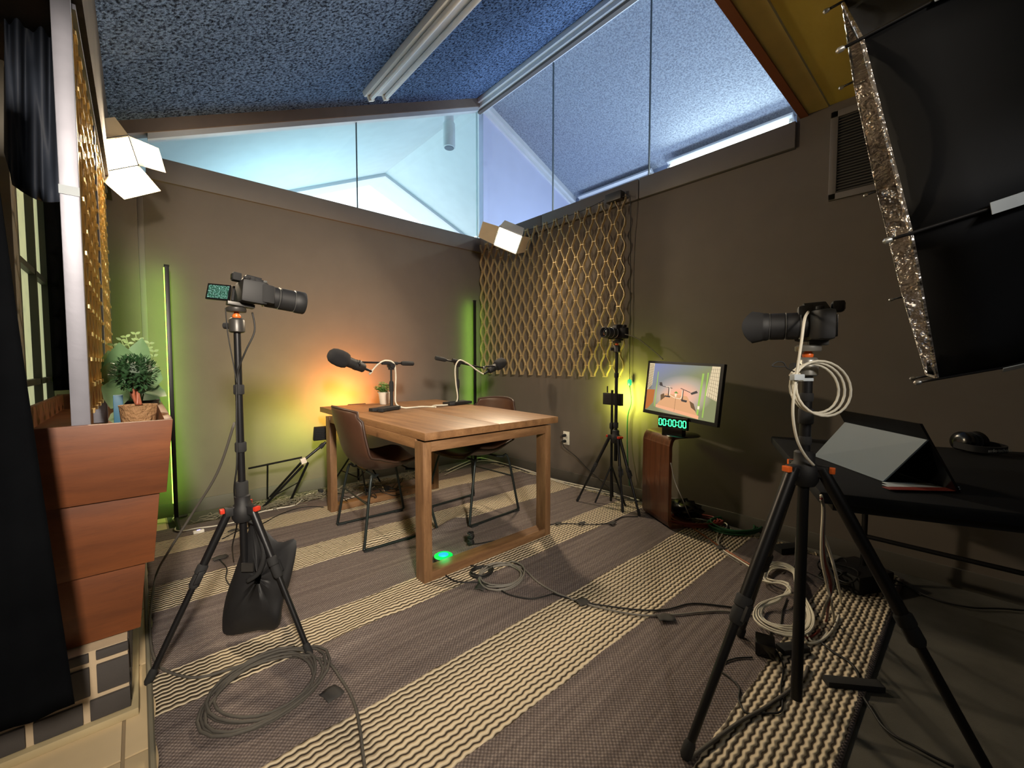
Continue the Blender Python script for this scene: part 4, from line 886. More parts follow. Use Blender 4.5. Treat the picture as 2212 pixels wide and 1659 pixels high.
S_([(.445, .58), (.475, .58), (.47, .64), (.45, .64)], 6, 5); S_([(.43, .57), (.46, .53), (.50, .57)], 8, 5); S_([(.775, .75), (.80, .75), (.80, .81), (.775, .81)], 6, 5)
bI.build('picture', mats, sc)
fp = V((ctr.x, ctr.y, 0))+V((un.x, un.y, 0))*-.03
B().cyl((fp.x, fp.y, .63), (fp.x, fp.y, ctr.z-.02), .018, n=14).build('stand_neck', m['blackg'], mo, smooth=True)
B().lathe([(.10, .0), (.11, .004), (.10, .012), (.03, .018)], (fp.x, fp.y, .623), n=32).build('stand_foot', m['blackg'], mo, smooth=True)
ck = at(1452, 914, d=2.62)
ca = (at(1480, 917, d=2.44)-at(1424, 909, d=2.58)); ca.z = 0; ca.normalize(); cn = V((0, 0, 1)).cross(ca)
if cn.dot(V((0,0,CH))-ck) < 0: cn = -cn
clk = thing('digital_clock', 'black digital clock with glowing green 00:00:00 in front of the monitor', 'clock', (ck.x, ck.y, .623))
B().obox(ck-cn*.010, ca*.102, (0, 0, .037), cn*.010).build('case', m['blackg'], clk, bevel=.003)
B().obox(V((ck.x, ck.y, (.623+ck.z-.03)/2))-cn*.018, ca*.07, (0, 0, (ck.z-.03-.623)/2), cn*.022).build('foot', m['blackg'], clk, bevel=.002)
SEG = {'0': 'abcdef'}
def seg(b_, ox, w_, h_, tk):
    o = lambda x, z: ck+cn*.0012+ca*(ox+x)+V((0, 0, z))
    for (x0, z0, x1, z1) in ((-w_, h_, w_, h_), (w_, h_, w_, .0), (w_, 0, w_, -h_), (-w_, -h_, w_, -h_), (-w_, 0, -w_, -h_), (-w_, h_, -w_, 0)):
        c = (o(x0, z0)+o(x1, z1))/2; d_ = (o(x1, z1)-o(x0, z0))/2; l_ = d_.length; d_ = d_.normalized()*(l_-.0016); s_ = d_.normalized().cross(cn)*tk
        b_.obox(c, d_, s_, cn*.0006)
pos = [-.084, -.055, -.015, .015, .055, .084]
for ox in pos:
    b_ = B(); seg(b_, ox, .0095, .020, .0026); b_.build('digit', m['digit'], clk)
for ox in (-.035, .035):
    b_ = B()
    for z in (-.009, .009): b_.obox(ck+cn*.0012+ca*ox+V((0,0,z)), ca*.0024, (0, 0, .0026), cn*.0006)
    b_.build('colon', m['digit'], clk)
# cable from the middle camera to the monitor top
tag(B().tube(spl([at(1350, 722, d=3.05), at(1375, 730, d=3.0), at(1400, 748, d=2.96), at(1420, 765, d=2.92), at(1432, 776, d=2.88)], 6), .0035, 6).build('video_cable', m['silvercable'], smooth='all'), 'pale video cable arching from the middle camera to the monitor top', 'cable')
# ============================================================ OUTLET
ou = thing('wall_outlet', 'white wall socket with two black plugs low on the right wall', 'outlet', (XC, 2.50, .35))
B().box(XC-.007, XC, 2.465, 2.537, .34, .46).build('cover_plate', m['white'], ou, bevel=.002)
for z in (.375, .425): B().box(XC-.011, XC-.006, 2.484, 2.518, z-.016, z+.016).build('socket_face', m['white'], ou, bevel=.002)
for z in (.372, .425): B().lathe([(.012, 0), (.015, .006), (.013, .03), (.006, .042)], (XC-.011, 2.505, z), (-1, .15, 0), 14).build('plug', m['rubber'], ou, smooth=True)
tag(B().tube(spl([(XC-.05, 2.5, .372), (XC-.06, 2.48, .33), (XC-.03, 2.36, .25), (XC-.03, 2.22, .16), (XC-.035, 2.1, .10), (XC-.04, 1.95, .03), (XC-.05, 1.8, .02)], 5), .0035, 6).build('cable', m['bcable'], smooth='all'), 'black cord drooping from the wall socket to the floor', 'cable')
# ============================================================ GREEN DISC + SMALL FLOOR THINGS
gd = thing('disc_light', 'round puck light glowing green and cyan under the oak table', 'lamp', (1.200, 1.893, .012))
B().lathe([(.052, 0), (.056, .004), (.056, .022), (.050, .028)], (1.200, 1.893, .014), n=36).build('housing', m['blackg'], gd, smooth=True)
B().lathe([(.050, .0), (.050, .005), (.044, .009)], (1.200, 1.893, .040), n=36).build('green_ring', m['green_disc'], gd, smooth=True)
B().lathe([(.027, 0), (.027, .002), (.020, .004)], (1.200, 1.893, .0485), n=30).build('cyan_centre', m['cyan_disc'], gd, smooth=True)
light('puck_lamp', 'POINT', (1.200, 1.893, .10), .35, (0, 1, .2), None, .03, parent=gd)
mt_ = thing('cable_knot', 'small black knotted lead standing on the rug under the table', 'cable', (1.40, 1.93, .012))
for (dz, r_) in ((.055, .022), (.018, .020)):
    pts = [(1.41+r_*math.cos(a*2.4)*(.6+.4*math.sin(a)), 1.93+r_*.6*math.sin(a*2.4), .03+dz+.018*math.sin(a*1.3)) for a in [k*.33 for k in range(50)]]
    B().tube(pts, .0045, 6).build('loop', m['bcable'], mt_, smooth='all')
B().tube(spl([(1.43, 1.93, .03), (1.47, 1.93, .02), (1.55, 1.91, .018), (1.60, 1.88, .018)], 4), .003, 6).build('tail', m['bcable'], mt_, smooth='all')
# ============================================================ TAPE SQUARES
TP = 'dark tape squares holding cables to the rug'
def tapeq(px, py, w_, h_, a, lab):
    p = fl(px, py, 0); p.z = rugz(p.x, p.y)+.0105; c, s_ = math.cos(a), math.sin(a)
    b_ = B(); P_ = []
    for i in range(5):
        P_.append([p+V((c, s_, 0))*w_*(i/4-.5)+V((-s_, c, 0))*h_*(j/4-.5)+V((0, 0, .0025*math.sin(i*1.7+j)+ .002*math.exp(-((j-2)/1.2)**2))) for j in range(5)])
    tag(b_.grid(P_).build('tape_patch', m['tape'], solid=.001, smooth=True), lab, 'tape', TP)
tapeq(717, 1512, .055, .06, .2, 'dark tape square on the rug right of the large grey coil')
tapeq(1040, 1276, .06, .05, .5, 'dark tape square under the silver coil by the table foot')
tapeq(1258, 1309, .055, .055, -.3, 'dark tape square over the two cables on the broad cream stripe')
tapeq(1438, 1344, .07, .05, -.7, 'dark tape square beside the cables near the right tripod leg')
tapeq(1205, 1137, .05, .03, .1, 'small dark tape strip on the thin cord just right of the table leg'); tapeq(1256, 1137, .06, .035, .1, 'middle dark tape strip on the thin cord right of the table'); tapeq(1322, 1137, .06, .04, .1, 'dark tape strip on the thin cord nearest the slim tripod')
tapeq(1556, 1190, .05, .04, .6, 'dark tape square over the brown and white cable pair'); tapeq(475, 1212, .07, .05, .2, 'dark tape square behind the left tripod leg'); tapeq(503, 1153, .06, .03, .2, 'dark tape strip on the far cream stripe behind the left tripod')
# ============================================================ CABLES
def cable(label, pts, r, mat, name='cable', group=None, k=6, n=7):
    P_ = []
    for p in pts:
        if len(p) == 2: q_ = fl(p[0], p[1], 0); q_.y = min(q_.y, YB-.03); q_.x = min(q_.x, XC-.03); q_.z = (rugz(q_.x, q_.y) if X0 < q_.x < X1 and Y0 < q_.y < Y1 else .006)+r+.0015; P_.append(q_)
        else: P_.append(V(p))
    return tag(B().tube(spl(P_, k), r, n).build(name, mat, smooth='all'), label, 'cable', group)
def coil(label, c, rx, ry, loops, r, mat, th=0, jit=.02, name='coiled_cable', start=0, tail0=None, tail1=None, lift=.004, phase=0):
    pts = []; n = 22
    for k in range(int(loops*n)+1):
        a = 2*PI*k/n+phase; lp = k/n; j = 1+jit*math.sin(lp*2.7+1)*2+jit*math.sin(a*2+lp*3); x = rx*j*math.cos(a)+jit*.5*math.sin(lp*5)*rx*2; y = ry*j*math.sin(a)+jit*.5*math.cos(lp*4)*ry*2
        X = c[0]+x*math.cos(th)-y*math.sin(th); Y = c[1]+x*math.sin(th)+y*math.cos(th); z = (rugz(X, Y) if X > 0 else .006)+r+.002+lift*(lp % 3)+.003*math.sin(a+lp)
        pts.append(V((X, Y, z)))
    def tl(t_):
        o = []
        for p in t_:
            if len(p) == 2: q_ = fl(p[0], p[1], 0); q_.x = min(q_.x, XC-.03); q_.z = (rugz(q_.x, q_.y) if q_.x > 0 else .006)+r+.002; o.append(q_)
            else: o.append(V(p))
        return o
    if tail0: pts = spl(tl(tail0)+[pts[0]], 6)[:-1]+pts
    if tail1: pts = pts+spl([pts[-1]]+tl(tail1), 6)[1:]
    return tag(B().tube(pts, r, 7).build(name, mat, smooth='all'), label, 'cable')
coil('large coil of grey braided cable on the rug before the left tripod', (.285, 1.525), .165, .150, 6, .0046, m['gcable'], .3, .06, phase=.6,
     tail0=[(cL[0]-.02, cL[1]-.02, .865), tuple(at(470, 1020, d=1.60)), tuple(at(415, 1110, d=1.66)), tuple(at(365, 1190, d=1.72)), tuple(at(338, 1240, z=.05)), tuple(at(326, 1310, z=.026)), tuple(at(324, 1370, z=.024)), tuple(at(336, 1430, z=.024)), (375, 1466), (430, 1474), (500, 1455)],
     tail1=[(700, 1440), (738, 1480), (765, 1530), (778, 1590), (784, 1640), (792, 1700)])
coil('coil of silver-grey cable on the rug at the table foot', tuple(fl(1083, 1243))[:2], .125, .105, 4, .0042, m['silvercable'], .5, .06, phase=.2, tail1=[(1128, 1232), (1160, 1262), (1195, 1284), (1225, 1297), (1280, 1316), (1375, 1336), (1454, 1336), (1520, 1330), (1571, 1329), (1640, 1340)])
coil('small tight coil of black cable beside the table floor rail', tuple(fl(1040, 1235))[:2], .055, .05, 6, .0035, m['bcable'], 0, .06, tail0=[(1195, 1289), (1150, 1300), (1100, 1291), (1062, 1270), (1030, 1264), (985, 1262), (960, 1243), (966, 1218), (985, 1212), (1005, 1224)])
cable('thin black cable running beside the grey one toward the right tripod', [(1195, 1289), (1225, 1298), (1273, 1310), (1375, 1324), (1438, 1324), (1495, 1311), (1571, 1318), (1650, 1330)], .0035, m['bcable'])
cable('thin black cord taped down between the table and the slim tripod', [(1188, 1138), (1225, 1136), (1280, 1138), (1320, 1134), (1345, 1122), (1378, 1121)], .003, m['bcable'])
cable('white cable running along the foot of the right wall to the corner', [(965, 1020), (1000, 1004), (1030, 992), (1065, 992), (1105, 1004), (1150, 1022), (1190, 1037), (1240, 1049), (1300, 1062), (1345, 1072), (1385, 1083)], .006, m['wcable'])
cable('second white cable twisting beside the wall cable behind the chair', [(960, 1030), (995, 1012), (1035, 998), (1080, 1000), (1120, 1012), (1165, 1030), (1230, 1052), (1290, 1064), (1340, 1076)], .0045, m['wcable'])
cable('white power cord with blue light from the left corner lamp to the table', [(372, 1105), (382, 1112), (373, 1125), (385, 1135), (378, 1150), (395, 1153), (425, 1147), (470, 1141), (520, 1130), (560, 1112), (600, 1103), (640, 1094), (662, 1072), (688, 1066)], .0045, m['wcable'])
p = fl(429, 1148, .02); iw = thing('inline_switch', 'white inline switch glowing blue on the cord near the left corner lamp', 'switch', tuple(p))
B().obox(p, (.028, .002, 0), (-.001, .012, 0), (0, 0, .009)).build('switch_body', m['white'], iw, bevel=.003); B().obox(p+V((0, -.001, .0095)), (.008, 0, 0), (0, .004, 0), (0, 0, .001)).build('indicator', m['blue_led'], iw)
cable('thin dark cable across the far cream stripe left of the table', [(480, 1170), (520, 1150), (560, 1140), (600, 1118), (640, 1103), (675, 1098), (700, 1100)], .003, m['bcable'])
cable('black cord hanging from the camera down the left tripod to the rug', [tuple(at(545, 675, d=1.53)), tuple(at(550, 715, d=1.53)), tuple(at(530, 760, d=1.52)), tuple(at(513, 810, d=1.53)), tuple(at(511, 900, d=1.53)), tuple(at(512, 1000, d=1.53)), tuple(at(506, 1060, d=1.56)), tuple(at(512, 1130, d=1.7)), tuple(at(502, 1180, d=1.85)), (505, 1222)], .003, m['bcable'])
cable('thin cord hanging from the left camera flip screen', [tuple(at(487, 665, d=1.50)), tuple(at(492, 720, d=1.51)), tuple(at(503, 780, d=1.52)), tuple(at(512, 830, d=1.53))], .002, m['bcable'])
cable('short cord lying on the rug behind the left tripod', [(475, 1215), (490, 1235), (488, 1255), (496, 1270)], .003, m['bcable'])
for i, (x, y) in enumerate(((1.28, 3.12), (1.45, 3.15), (1.62, 3.2), (1.38, 3.3))):
    q_ = [V((x+random.uniform(-.16, .16), y+random.uniform(-.12, .12), .02+random.random()*.07)) for _ in range(8)]
    tag(B().tube(spl(q_, 6), .0035, 6).build('tangled_cable', m['bcable'], smooth='all'), ['tangled black cable on the floor behind the left chair', 'tangled black cable behind the near table leg', 'tangled black cable toward the back right table leg', 'tangled black cable nearest the back wall behind the table'][i], 'cable', 'tangled cables under the back of the table')
cable('white cord on the floor behind the left chair', [(740, 1085), (775, 1072), (800, 1060), (822, 1050), (838, 1075), (860, 1062)], .004, m['wcable'])
for i, (px, py, lab) in enumerate(((693, 1068, 'black plug head on the white cord at the left back table leg'), (792, 1065, 'black plug head behind the left chair'), (835, 1062, 'black plug head by the back rail under the table'))):
    p = fl(px, py, .0); tag(B().box(p.x-.018, p.x+.018, p.y-.02, p.y+.02, .008, .045).build('power_plug', m['rubber'], bevel=.006), lab, 'plug')
# right side floor
cable('grey cord falling from the bentwood table across the rug', [tuple(at(1449, 1000, d=2.6)), tuple(at(1458, 1040, d=2.55)), tuple(at(1475, 1080, d=2.5)), (1495, 1130), (1530, 1170), (1565, 1200), (1600, 1225)], .003, m['silvercable'])
cable('brown cable running from the bentwood table toward the right tripod', [(1470, 1130), (1510, 1155), (1550, 1183), (1585, 1205), (1620, 1226), (1660, 1250)], .0045, m['orangecable'])
cable('white cable beside the brown one crossing the cream stripe', [(1557, 1109), (1570, 1118), (1573, 1135), (1560, 1160), (1552, 1178), (1562, 1194), (1600, 1218), (1640, 1245)], .0045, m['wcable'])
cable('second white cable looping near the green coil', [(1556, 1108), (1566, 1112), (1566, 1128), (1553, 1150), (1548, 1172), (1556, 1188)], .004, m['wcable'])
coil('coil of dark green cable on the floor against the right wall', tuple(fl(1585, 1140))[:2], .15, .12, 6, .006, m['greencable'], -.6, .05, lift=.010, tail0=[(1500, 1095), (1530, 1097)])
coil('flat coil of dark red cable under the bentwood table', tuple(fl(1500, 1128))[:2], .16, .10, 6, .006, m['redcable'], -.8, .05, lift=.008)
p = at(1478, 1102, z=.07); bgk = thing('black_pouch', 'crumpled black pouch on the red cable inside the bentwood table', 'bag', (p.x, p.y, .03))
b_ = B(); P_ = []
for i in range(9):
    th_ = PI*i/8; row = []
    for j in range(17):
        ph_ = 2*PI*j/16; k_ = 1+.14*math.sin(3*ph_+i)+.1*math.sin(5*ph_+2*i); row.append(V((p.x, p.y, .085))+V((.085*k_*math.sin(th_)*math.cos(ph_), .12*k_*math.sin(th_)*math.sin(ph_), .055*k_*math.cos(th_))))
    P_.append(row)
b_.grid(P_).build('pouch_body', m['blackg'], bgk, smooth='all')
# right tripod cables
coil('white cable looped in a ring and strapped to the right tripod column', (0, 0), .01, .01, 1, .001, m['wcable']) if False else None
wc = thing('hanging_cable_coil', 'white cable from the right camera coiled into rings beside the tripod column', 'cable', tuple(at(1780, 838, d=1.10)))
cc = at(1783, 838, d=1.12); pts = []
for k in range(3*26+1):
    a = 2*PI*k/26+2.6; lp = k/26; rr = .078*(1-.05*lp) ; pts.append(cc+rt*(rr*math.cos(a)-.008*lp)+up*rr*(.98)*math.sin(a)+fw*(.006*lp+.008*math.sin(a)))
B().tube(pts, .0032, 8, ).build('rings', m['wcable'], wc, smooth='all')
B().tube(spl([at(1746, 674, d=1.16), at(1738, 690, d=1.12), at(1731, 740, d=1.11), at(1722, 800, d=1.11), at(1715, 850, d=1.11), at(1713, 900, d=1.12), at(1722, 950, d=1.14), at(1740, 985, d=1.16), at(1758, 1005, d=1.17)], 6), .0036, 8).build('lead', m['wcable'], wc, smooth='all')
B().obox(at(1722, 815, d=1.105), rt*.014, up*.008, fw*.010).build('strap', m['velcro'], wc, bevel=.002); B().obox(at(1740, 820, d=1.15), rt*.014, up*.004, fw*.012).build('strap_tail', m['velcro'], wc)
cable('curled black wire end sticking out left of the right tripod column', [tuple(at(1716, 803, d=1.13)), tuple(at(1700, 795, d=1.12)), tuple(at(1692, 783, d=1.12)), tuple(at(1678, 782, d=1.12)), tuple(at(1668, 790, d=1.12)), tuple(at(1680, 792, d=1.12)), tuple(at(1698, 792, d=1.12))], .0018, m['bcable'])
def W(px, py, lift=.0): q_ = fl(px, py, 0); q_.z = .026+lift; return q_
bun = thing('cable_bundle', 'bundle of white cables folded in a figure of eight behind the right tripod', 'cable', tuple(W(1715, 1320)))
for k in range(7):
    o = (k-3); jj = lambda a: random.uniform(-a, a)
    base = [(1650, 1262, 0), (1662, 1240, 0), (1690, 1236, 0), (1714, 1252, .012), (1722, 1285, .016), (1732, 1312, .004), (1748, 1345, 0), (1740, 1373, 0), (1705, 1382, 0), (1660, 1370, 0), (1638, 1350, 0), (1645, 1325, 0), (1682, 1316, .014), (1706, 1298, .020), (1690, 1282, .016), (1664, 1275, .006)]
    cxm, cym = 1690, 1310; pts = []
    for (a, b_, zz) in base:
        f_ = o*.045; ly = 1270 if b_ < 1300 else 1345
        pts.append(W(a+(a-cxm)*f_*1.2+jj(2), b_+(b_-ly)*f_*1.8+o*1.6+jj(2), zz+.002*k+abs(jj(.006))))
    B().tube(spl(pts, 5, True), .0036, 7, closed=True).build('strand', m['wcable'], bun, smooth='all')
for k, (mt2, dx, lab) in enumerate(((m['wcable'], 0, 'white'), (m['redcable'], 8, 'dark red'), (m['silvercable'], 14, 'grey'))):
    cable(lab+' cable hanging from the right tripod and looping over the rug', [tuple(at(1774, 1070+k*5, d=1.22)), tuple(at(1778+k, 1100, d=1.24)), tuple(at(1775+k*2, 1160, d=1.26)), tuple(at(1776+dx*.6, 1210, d=1.30)), tuple(at(1786+dx, 1260, d=1.36)), tuple(at(1797-dx, 1310, d=1.40)), (1800-dx*2, 1350), (1780-dx*2, 1385-dx), (1755-dx*2, 1395-dx), (1742-dx, 1378-dx)], .0042, mt2)
cable('white cable loop bowing out to the right of the tripod column', [tuple(at(1779, 1155, d=1.3)), tuple(at(1795, 1200, d=1.35)), tuple(at(1810, 1260, d=1.4)), (1816, 1310), (1808, 1350), (1790, 1380), (1765, 1397), (1745, 1398), (1738, 1388)], .0045, m['wcable'])
pb_ = fl(1652, 1415, 0); ps = thing('power_supply', 'black power supply box with tiny green light on the rug behind the right tripod', 'power supply', (pb_.x, pb_.y, .012))
B().obox((pb_.x, pb_.y, .037), (.036, .012, 0), (-.010, .030, 0), (0, 0, .024)).build('case', m['blackg'], ps, bevel=.004)
pg = at(1636, 1408, d=1.30); B().obox(V((pb_.x-.021, pb_.y-.030, .045)), (.0025, 0, 0), (0, .002, 0), (0, 0, .0025)).build('indicator', m['tiny_green'], ps)
p = fl(1712, 1412, 0); tag(B().obox((p.x, p.y, .022), (.045, -.03, 0), (.012, .018, 0), (0, 0, .010)).build('cable_adapter', m['blackm'], bevel=.003), 'flat black adapter lying beside the power supply box', 'adapter')
p = fl(1843, 1488, 0); tag(B().obox((p.x, p.y, .018), (.055, -.065, 0), (.014, .012, 0), (0, 0, .010)).build('power_brick', m['rubber'], bevel=.003), 'long black power brick on the last cream stripe near the picture edge', 'adapter')
p = fl(1820, 1270, 0); blk = thing('cable_case', 'black equipment case with dark cables between tripod and folding table', 'case', (p.x, p.y, 0))
B().obox((p.x+.08, p.y-.04, .05), (.10, -.05, 0), (.04, .08, 0), (0, 0, .045)).build('case_body', m['blackm'], blk, bevel=.008)
for k in range(7): 
    q_ = [V((p.x-.02+random.uniform(-.1, .12), p.y+random.uniform(-.06, .1), .02+random.random()*.09)) for _ in range(6)]; B().tube(spl(q_, 6), .004, 6).build('lead', m['bcable'], blk, smooth='all')
cable('black cord from the power supply looping over the rug', [(1625, 1428), (1590, 1430), (1558, 1442), (1555, 1455)], .003, m['bcable'])
cable('thin black cord curling on the last cream stripe', [(1556, 1458), (1580, 1475), (1597, 1495), (1596, 1520), (1612, 1548), (1650, 1549), (1685, 1546), (1690, 1520), (1686, 1495), (1692, 1450), (1680, 1420), (1665, 1400)], .003, m['bcable'])
cable('thick grey cable running under the right tripod to its front foot', [(1490, 1650), (1540, 1612), (1600, 1568), (1650, 1540), (1700, 1505), (1735, 1475), (1745, 1450)], .0055, m['gcable'])
cable('black cord from the white bundle to the long power brick', [(1775, 1398), (1800, 1418), (1835, 1440), (1853, 1465), (1856, 1490)], .0045, m['bcable'])
cable('black cord leaving the long power brick toward the picture corner', [(1865, 1515), (1885, 1545), (1905, 1575), (1935, 1600), (1975, 1620), (2010, 1640), (2060, 1665)], .004, m['bcable'])
cable('black cable on the dark carpet below the folding table', [(1870, 1257), (1900, 1256), (1940, 1263), (1985, 1285), (2040, 1306), (2100, 1318), (2160, 1320), (2212, 1324)], .004, m['bcable'])
cable('thin black cable beside it at the end of the rug', [(1870, 1270), (1900, 1273), (1950, 1270), (1990, 1290)], .003, m['bcable'])
cable('black wire tangled behind the right tripod legs', [(1700, 1300), (1690, 1330), (1685, 1360), (1665, 1375), (1660, 1398)] , .0028, m['bcable'])
cable('grey wire hanging from the folding table to the floor', [tuple(at(1735, 1120, d=1.6)), tuple(at(1722, 1150, d=1.65)), tuple(at(1719, 1190, d=1.72)), (1715, 1230), (1690, 1245)], .003, m['silvercable'])
p = fl(1705, 1155, 0); tag(B().obox((p.x, p.y, .03), (.03, -.01, 0), (.008, .02, 0), (0, 0, .016)).build('cable_socket', m['white'], bevel=.004), 'small white cable socket on the floor behind the right tripod', 'socket')
p = fl(1705, 1195, 0); tag(B().obox((p.x, p.y, .03), (.07, -.04, 0), (.02, .025, 0), (0, 0, .016)).build('power_strip', m['rubber'], bevel=.004), 'black power strip on the floor behind the right tripod', 'power strip')
# ============================================================ FOLDING TABLE, TABLET, HEADPHONES
ZT = .70; TA = V((1.50, .30, 0)); tu = V((.92, .39, 0)).normalized(); tv = V((tu.y, -tu.x, 0))
ft = thing('folding_table', 'black folding table at the right edge carrying the tablet and headphones', 'table', tuple(TA+tu*.37+tv*.5))
c = TA+tu*.53+tv*.50+V((0, 0, ZT-.018)); B().obox(c, tu*.53, tv*.50, (0, 0, .018)).build('table_top', m['softblack'], ft, bevel=.008)
B().obox(c-V((0, 0, .03)), tu*.50, tv*.46, (0, 0, .012)).build('apron', m['blackm'], ft)
lgs = [V((2.62, .34, 0)), V((2.62, -.25, 0)), V((1.93, -.45, 0)), V((2.55, -.36, 0))]
for a in lgs[:3]: B().cyl(a+V((0, 0, .67)), a+V((0, 0, .01)), .012, n=10).build('leg', m['black'], ft, smooth=True)
B().cyl(lgs[0]+V((0, .02, .24)), lgs[1]+V((0, 0, .24)), .011, n=8).build('leg_bar', m['black'], ft, smooth=True)
B().cyl(lgs[0]+V((0, 0, .45)), V((2.15, .36, .66)), .007, n=8).build('brace', m['black'], ft, smooth=True)
B().cyl(lgs[1]+V((0, 0, .45)), V((2.25, -.2, .66)), .007, n=8).build('brace', m['black'], ft, smooth=True)
# tablet: dark screen slab with its slate cover folded as an easel
b1 = at(1758, 985, z=ZT+.003); b2 = at(1907, 1040, z=ZT+.003); ev = (b2-b1); Lw = ev.length; ed = ev.normalized()
def topedge(pa_, pb_, zt):   # points on two rays at height zt
    return at(*pa_, z=zt), at(*pb_, z=zt)
best = None
for i in range(60):
    zt = ZT+.05+i*.004; a_, c_ = topedge((1825, 912), (2003, 950), zt); er = abs((c_-a_).length-Lw)
    if best is None or er < best[0]: best = (er, a_, c_, zt)
a_, c_ = best[1], best[2]
tab = thing('tablet', 'dark tablet propped as a tent with slate-grey cover on the folding table', 'tablet', tuple((b1+b2)/2))
nrm = (b2-b1).cross(a_-b1).normalized()
if nrm.dot(V((0, 0, CH))-b1) < 0: nrm = -nrm
B().prism([b1, b2, c_, a_], -nrm*.005).build('cover_flap', m['slate'], tab)
d1 = at(1800, 868, z=best[3]+.03); hor = V((nrm.x, nrm.y, 0)).normalized()
t0 = a_-nrm*.004; t1_ = c_-nrm*.004
dn = (-hor*.55+V((0, 0, -1))).normalized(); upd = -dn
lo = (t0.z-ZT-.004)/abs(dn.z); hi = .055
B().prism([t0+upd*hi-ed*.01, t1_+upd*hi+ed*.0, t1_+dn*lo+ed*.0, t0+dn*lo-ed*.01], -hor*.008).build('screen_slab', m['blackg'], tab)
p = at(1960, 1050, z=ZT+.006)
kb = thing('folded_papers', 'pale printed papers on the folding table under the tablet', 'paper', (p.x, p.y, ZT))
for k in range(3):
    q0 = at(1905, 1042+k*5, z=ZT+.002+k*.002); q1_ = at(2050, 1046+k*4, z=ZT+.002+k*.002); w_ = (q1_-q0); s_ = V((w_.y, -w_.x, 0)).normalized()
    if s_.dot(fw) > 0: s_ = -s_
    B().prism([q0, q1_, q1_+s_*.035, q0+s_*.030], (0, 0, .0015)).build('sheet', m['paper'] if k < 2 else m['redcable'], kb)
# headphones
hc = at(2105, 972, z=ZT+.01); hp = thing('headphones', 'black headphones with pale lettering on the band, on the folding table', 'headphones', (hc.x, hc.y, ZT))
hs = rt*.9+fw*.1; hs.z = 0; hs.normalize(); hn = V((0,0,1)).cross(hs)
if hn.dot(fw) > 0: hn = -hn     # towards viewer
for s_ in (-1, 1):
    cc_ = hc+hs*.035*s_-hn*.02+V((0, 0, .035))
    B().lathe([(.034, -.014), (.040, -.010), (.041, .010), (.034, .016), (.015, .020)], cc_, hs*s_+V((0, 0, .2)), 24).build('ear_cup', m['blackg'], hp, smooth=True)
    B().lathe([(.030, 0), (.040, .005), (.040, .016), (.026, .02)], cc_-hs*.012*s_, -hs*s_, 24).build('ear_pad', m['foam'], hp, smooth=True)
bnd = [hc-hs*.075-hn*.02+V((0, 0, .022)), hc-hs*.070+hn*.045+V((0, 0, .016)), hc-hs*.03+hn*.075+V((0, 0, .014)), hc+hs*.03+hn*.080+V((0, 0, .014)), hc+hs*.075+hn*.05+V((0, 0, .016)), hc+hs*.08-hn*.02+V((0, 0, .022))]
cvb = spl(bnd, 6); vs = []
for i, p in enumerate(cvb):
    tn = (cvb[min(i+1, len(cvb)-1)]-cvb[max(i-1, 0)]).normalized(); o = tn.cross(V((0,0,1))).normalized()
    vs += [p-o*.004-V((0,0,.012)), p+o*.004-V((0,0,.012)), p+o*.004+V((0,0,.014)), p-o*.004+V((0,0,.014))]
fs = [(0,1,2,3), tuple(len(vs)-4+k for k in (3,2,1,0))]
for i in range(len(cvb)-1):
    for k in range(4): k2 = (k+1) % 4; fs.append((i*4+k, i*4+4+k, i*4+4+k2, i*4+k2))
B().add(vs, fs).build('headband', m['rubber'], hp, smooth=True)
def text(body, size, origin, xdir, ydir, mat, parent, name='lettering'):
    cu = bpy.data.curves.new(name, 'FONT'); cu.body = body; cu.size = size; cu.extrude = .0003; cu.align_x = 'CENTER'; cu.align_y = 'CENTER'
    ob_ = bpy.data.objects.new('tmp', cu); COL.objects.link(ob_); bpy.context.view_layer.update()
    me_ = bpy.data.meshes.new_from_object(ob_.evaluated_get(bpy.context.evaluated_depsgraph_get())); bpy.data.objects.remove(ob_)
    x_ = V(xdir).normalized(); y_ = V(ydir).normalized(); z_ = x_.cross(y_); Mx = M4((x_, y_, z_)).transposed().to_4x4(); Mx.translation = V(origin)-wloc(parent); me_.transform(Mx)
    me_.materials.clear(); me_.materials.append(mat); o = bpy.data.objects.new(name, me_); COL.objects.link(o); o.parent = parent; return o
text('audio-technica', .019, hc+hn*.086+V((0, 0, .015)), hs, (0, 0, 1), m['letter'], hp)
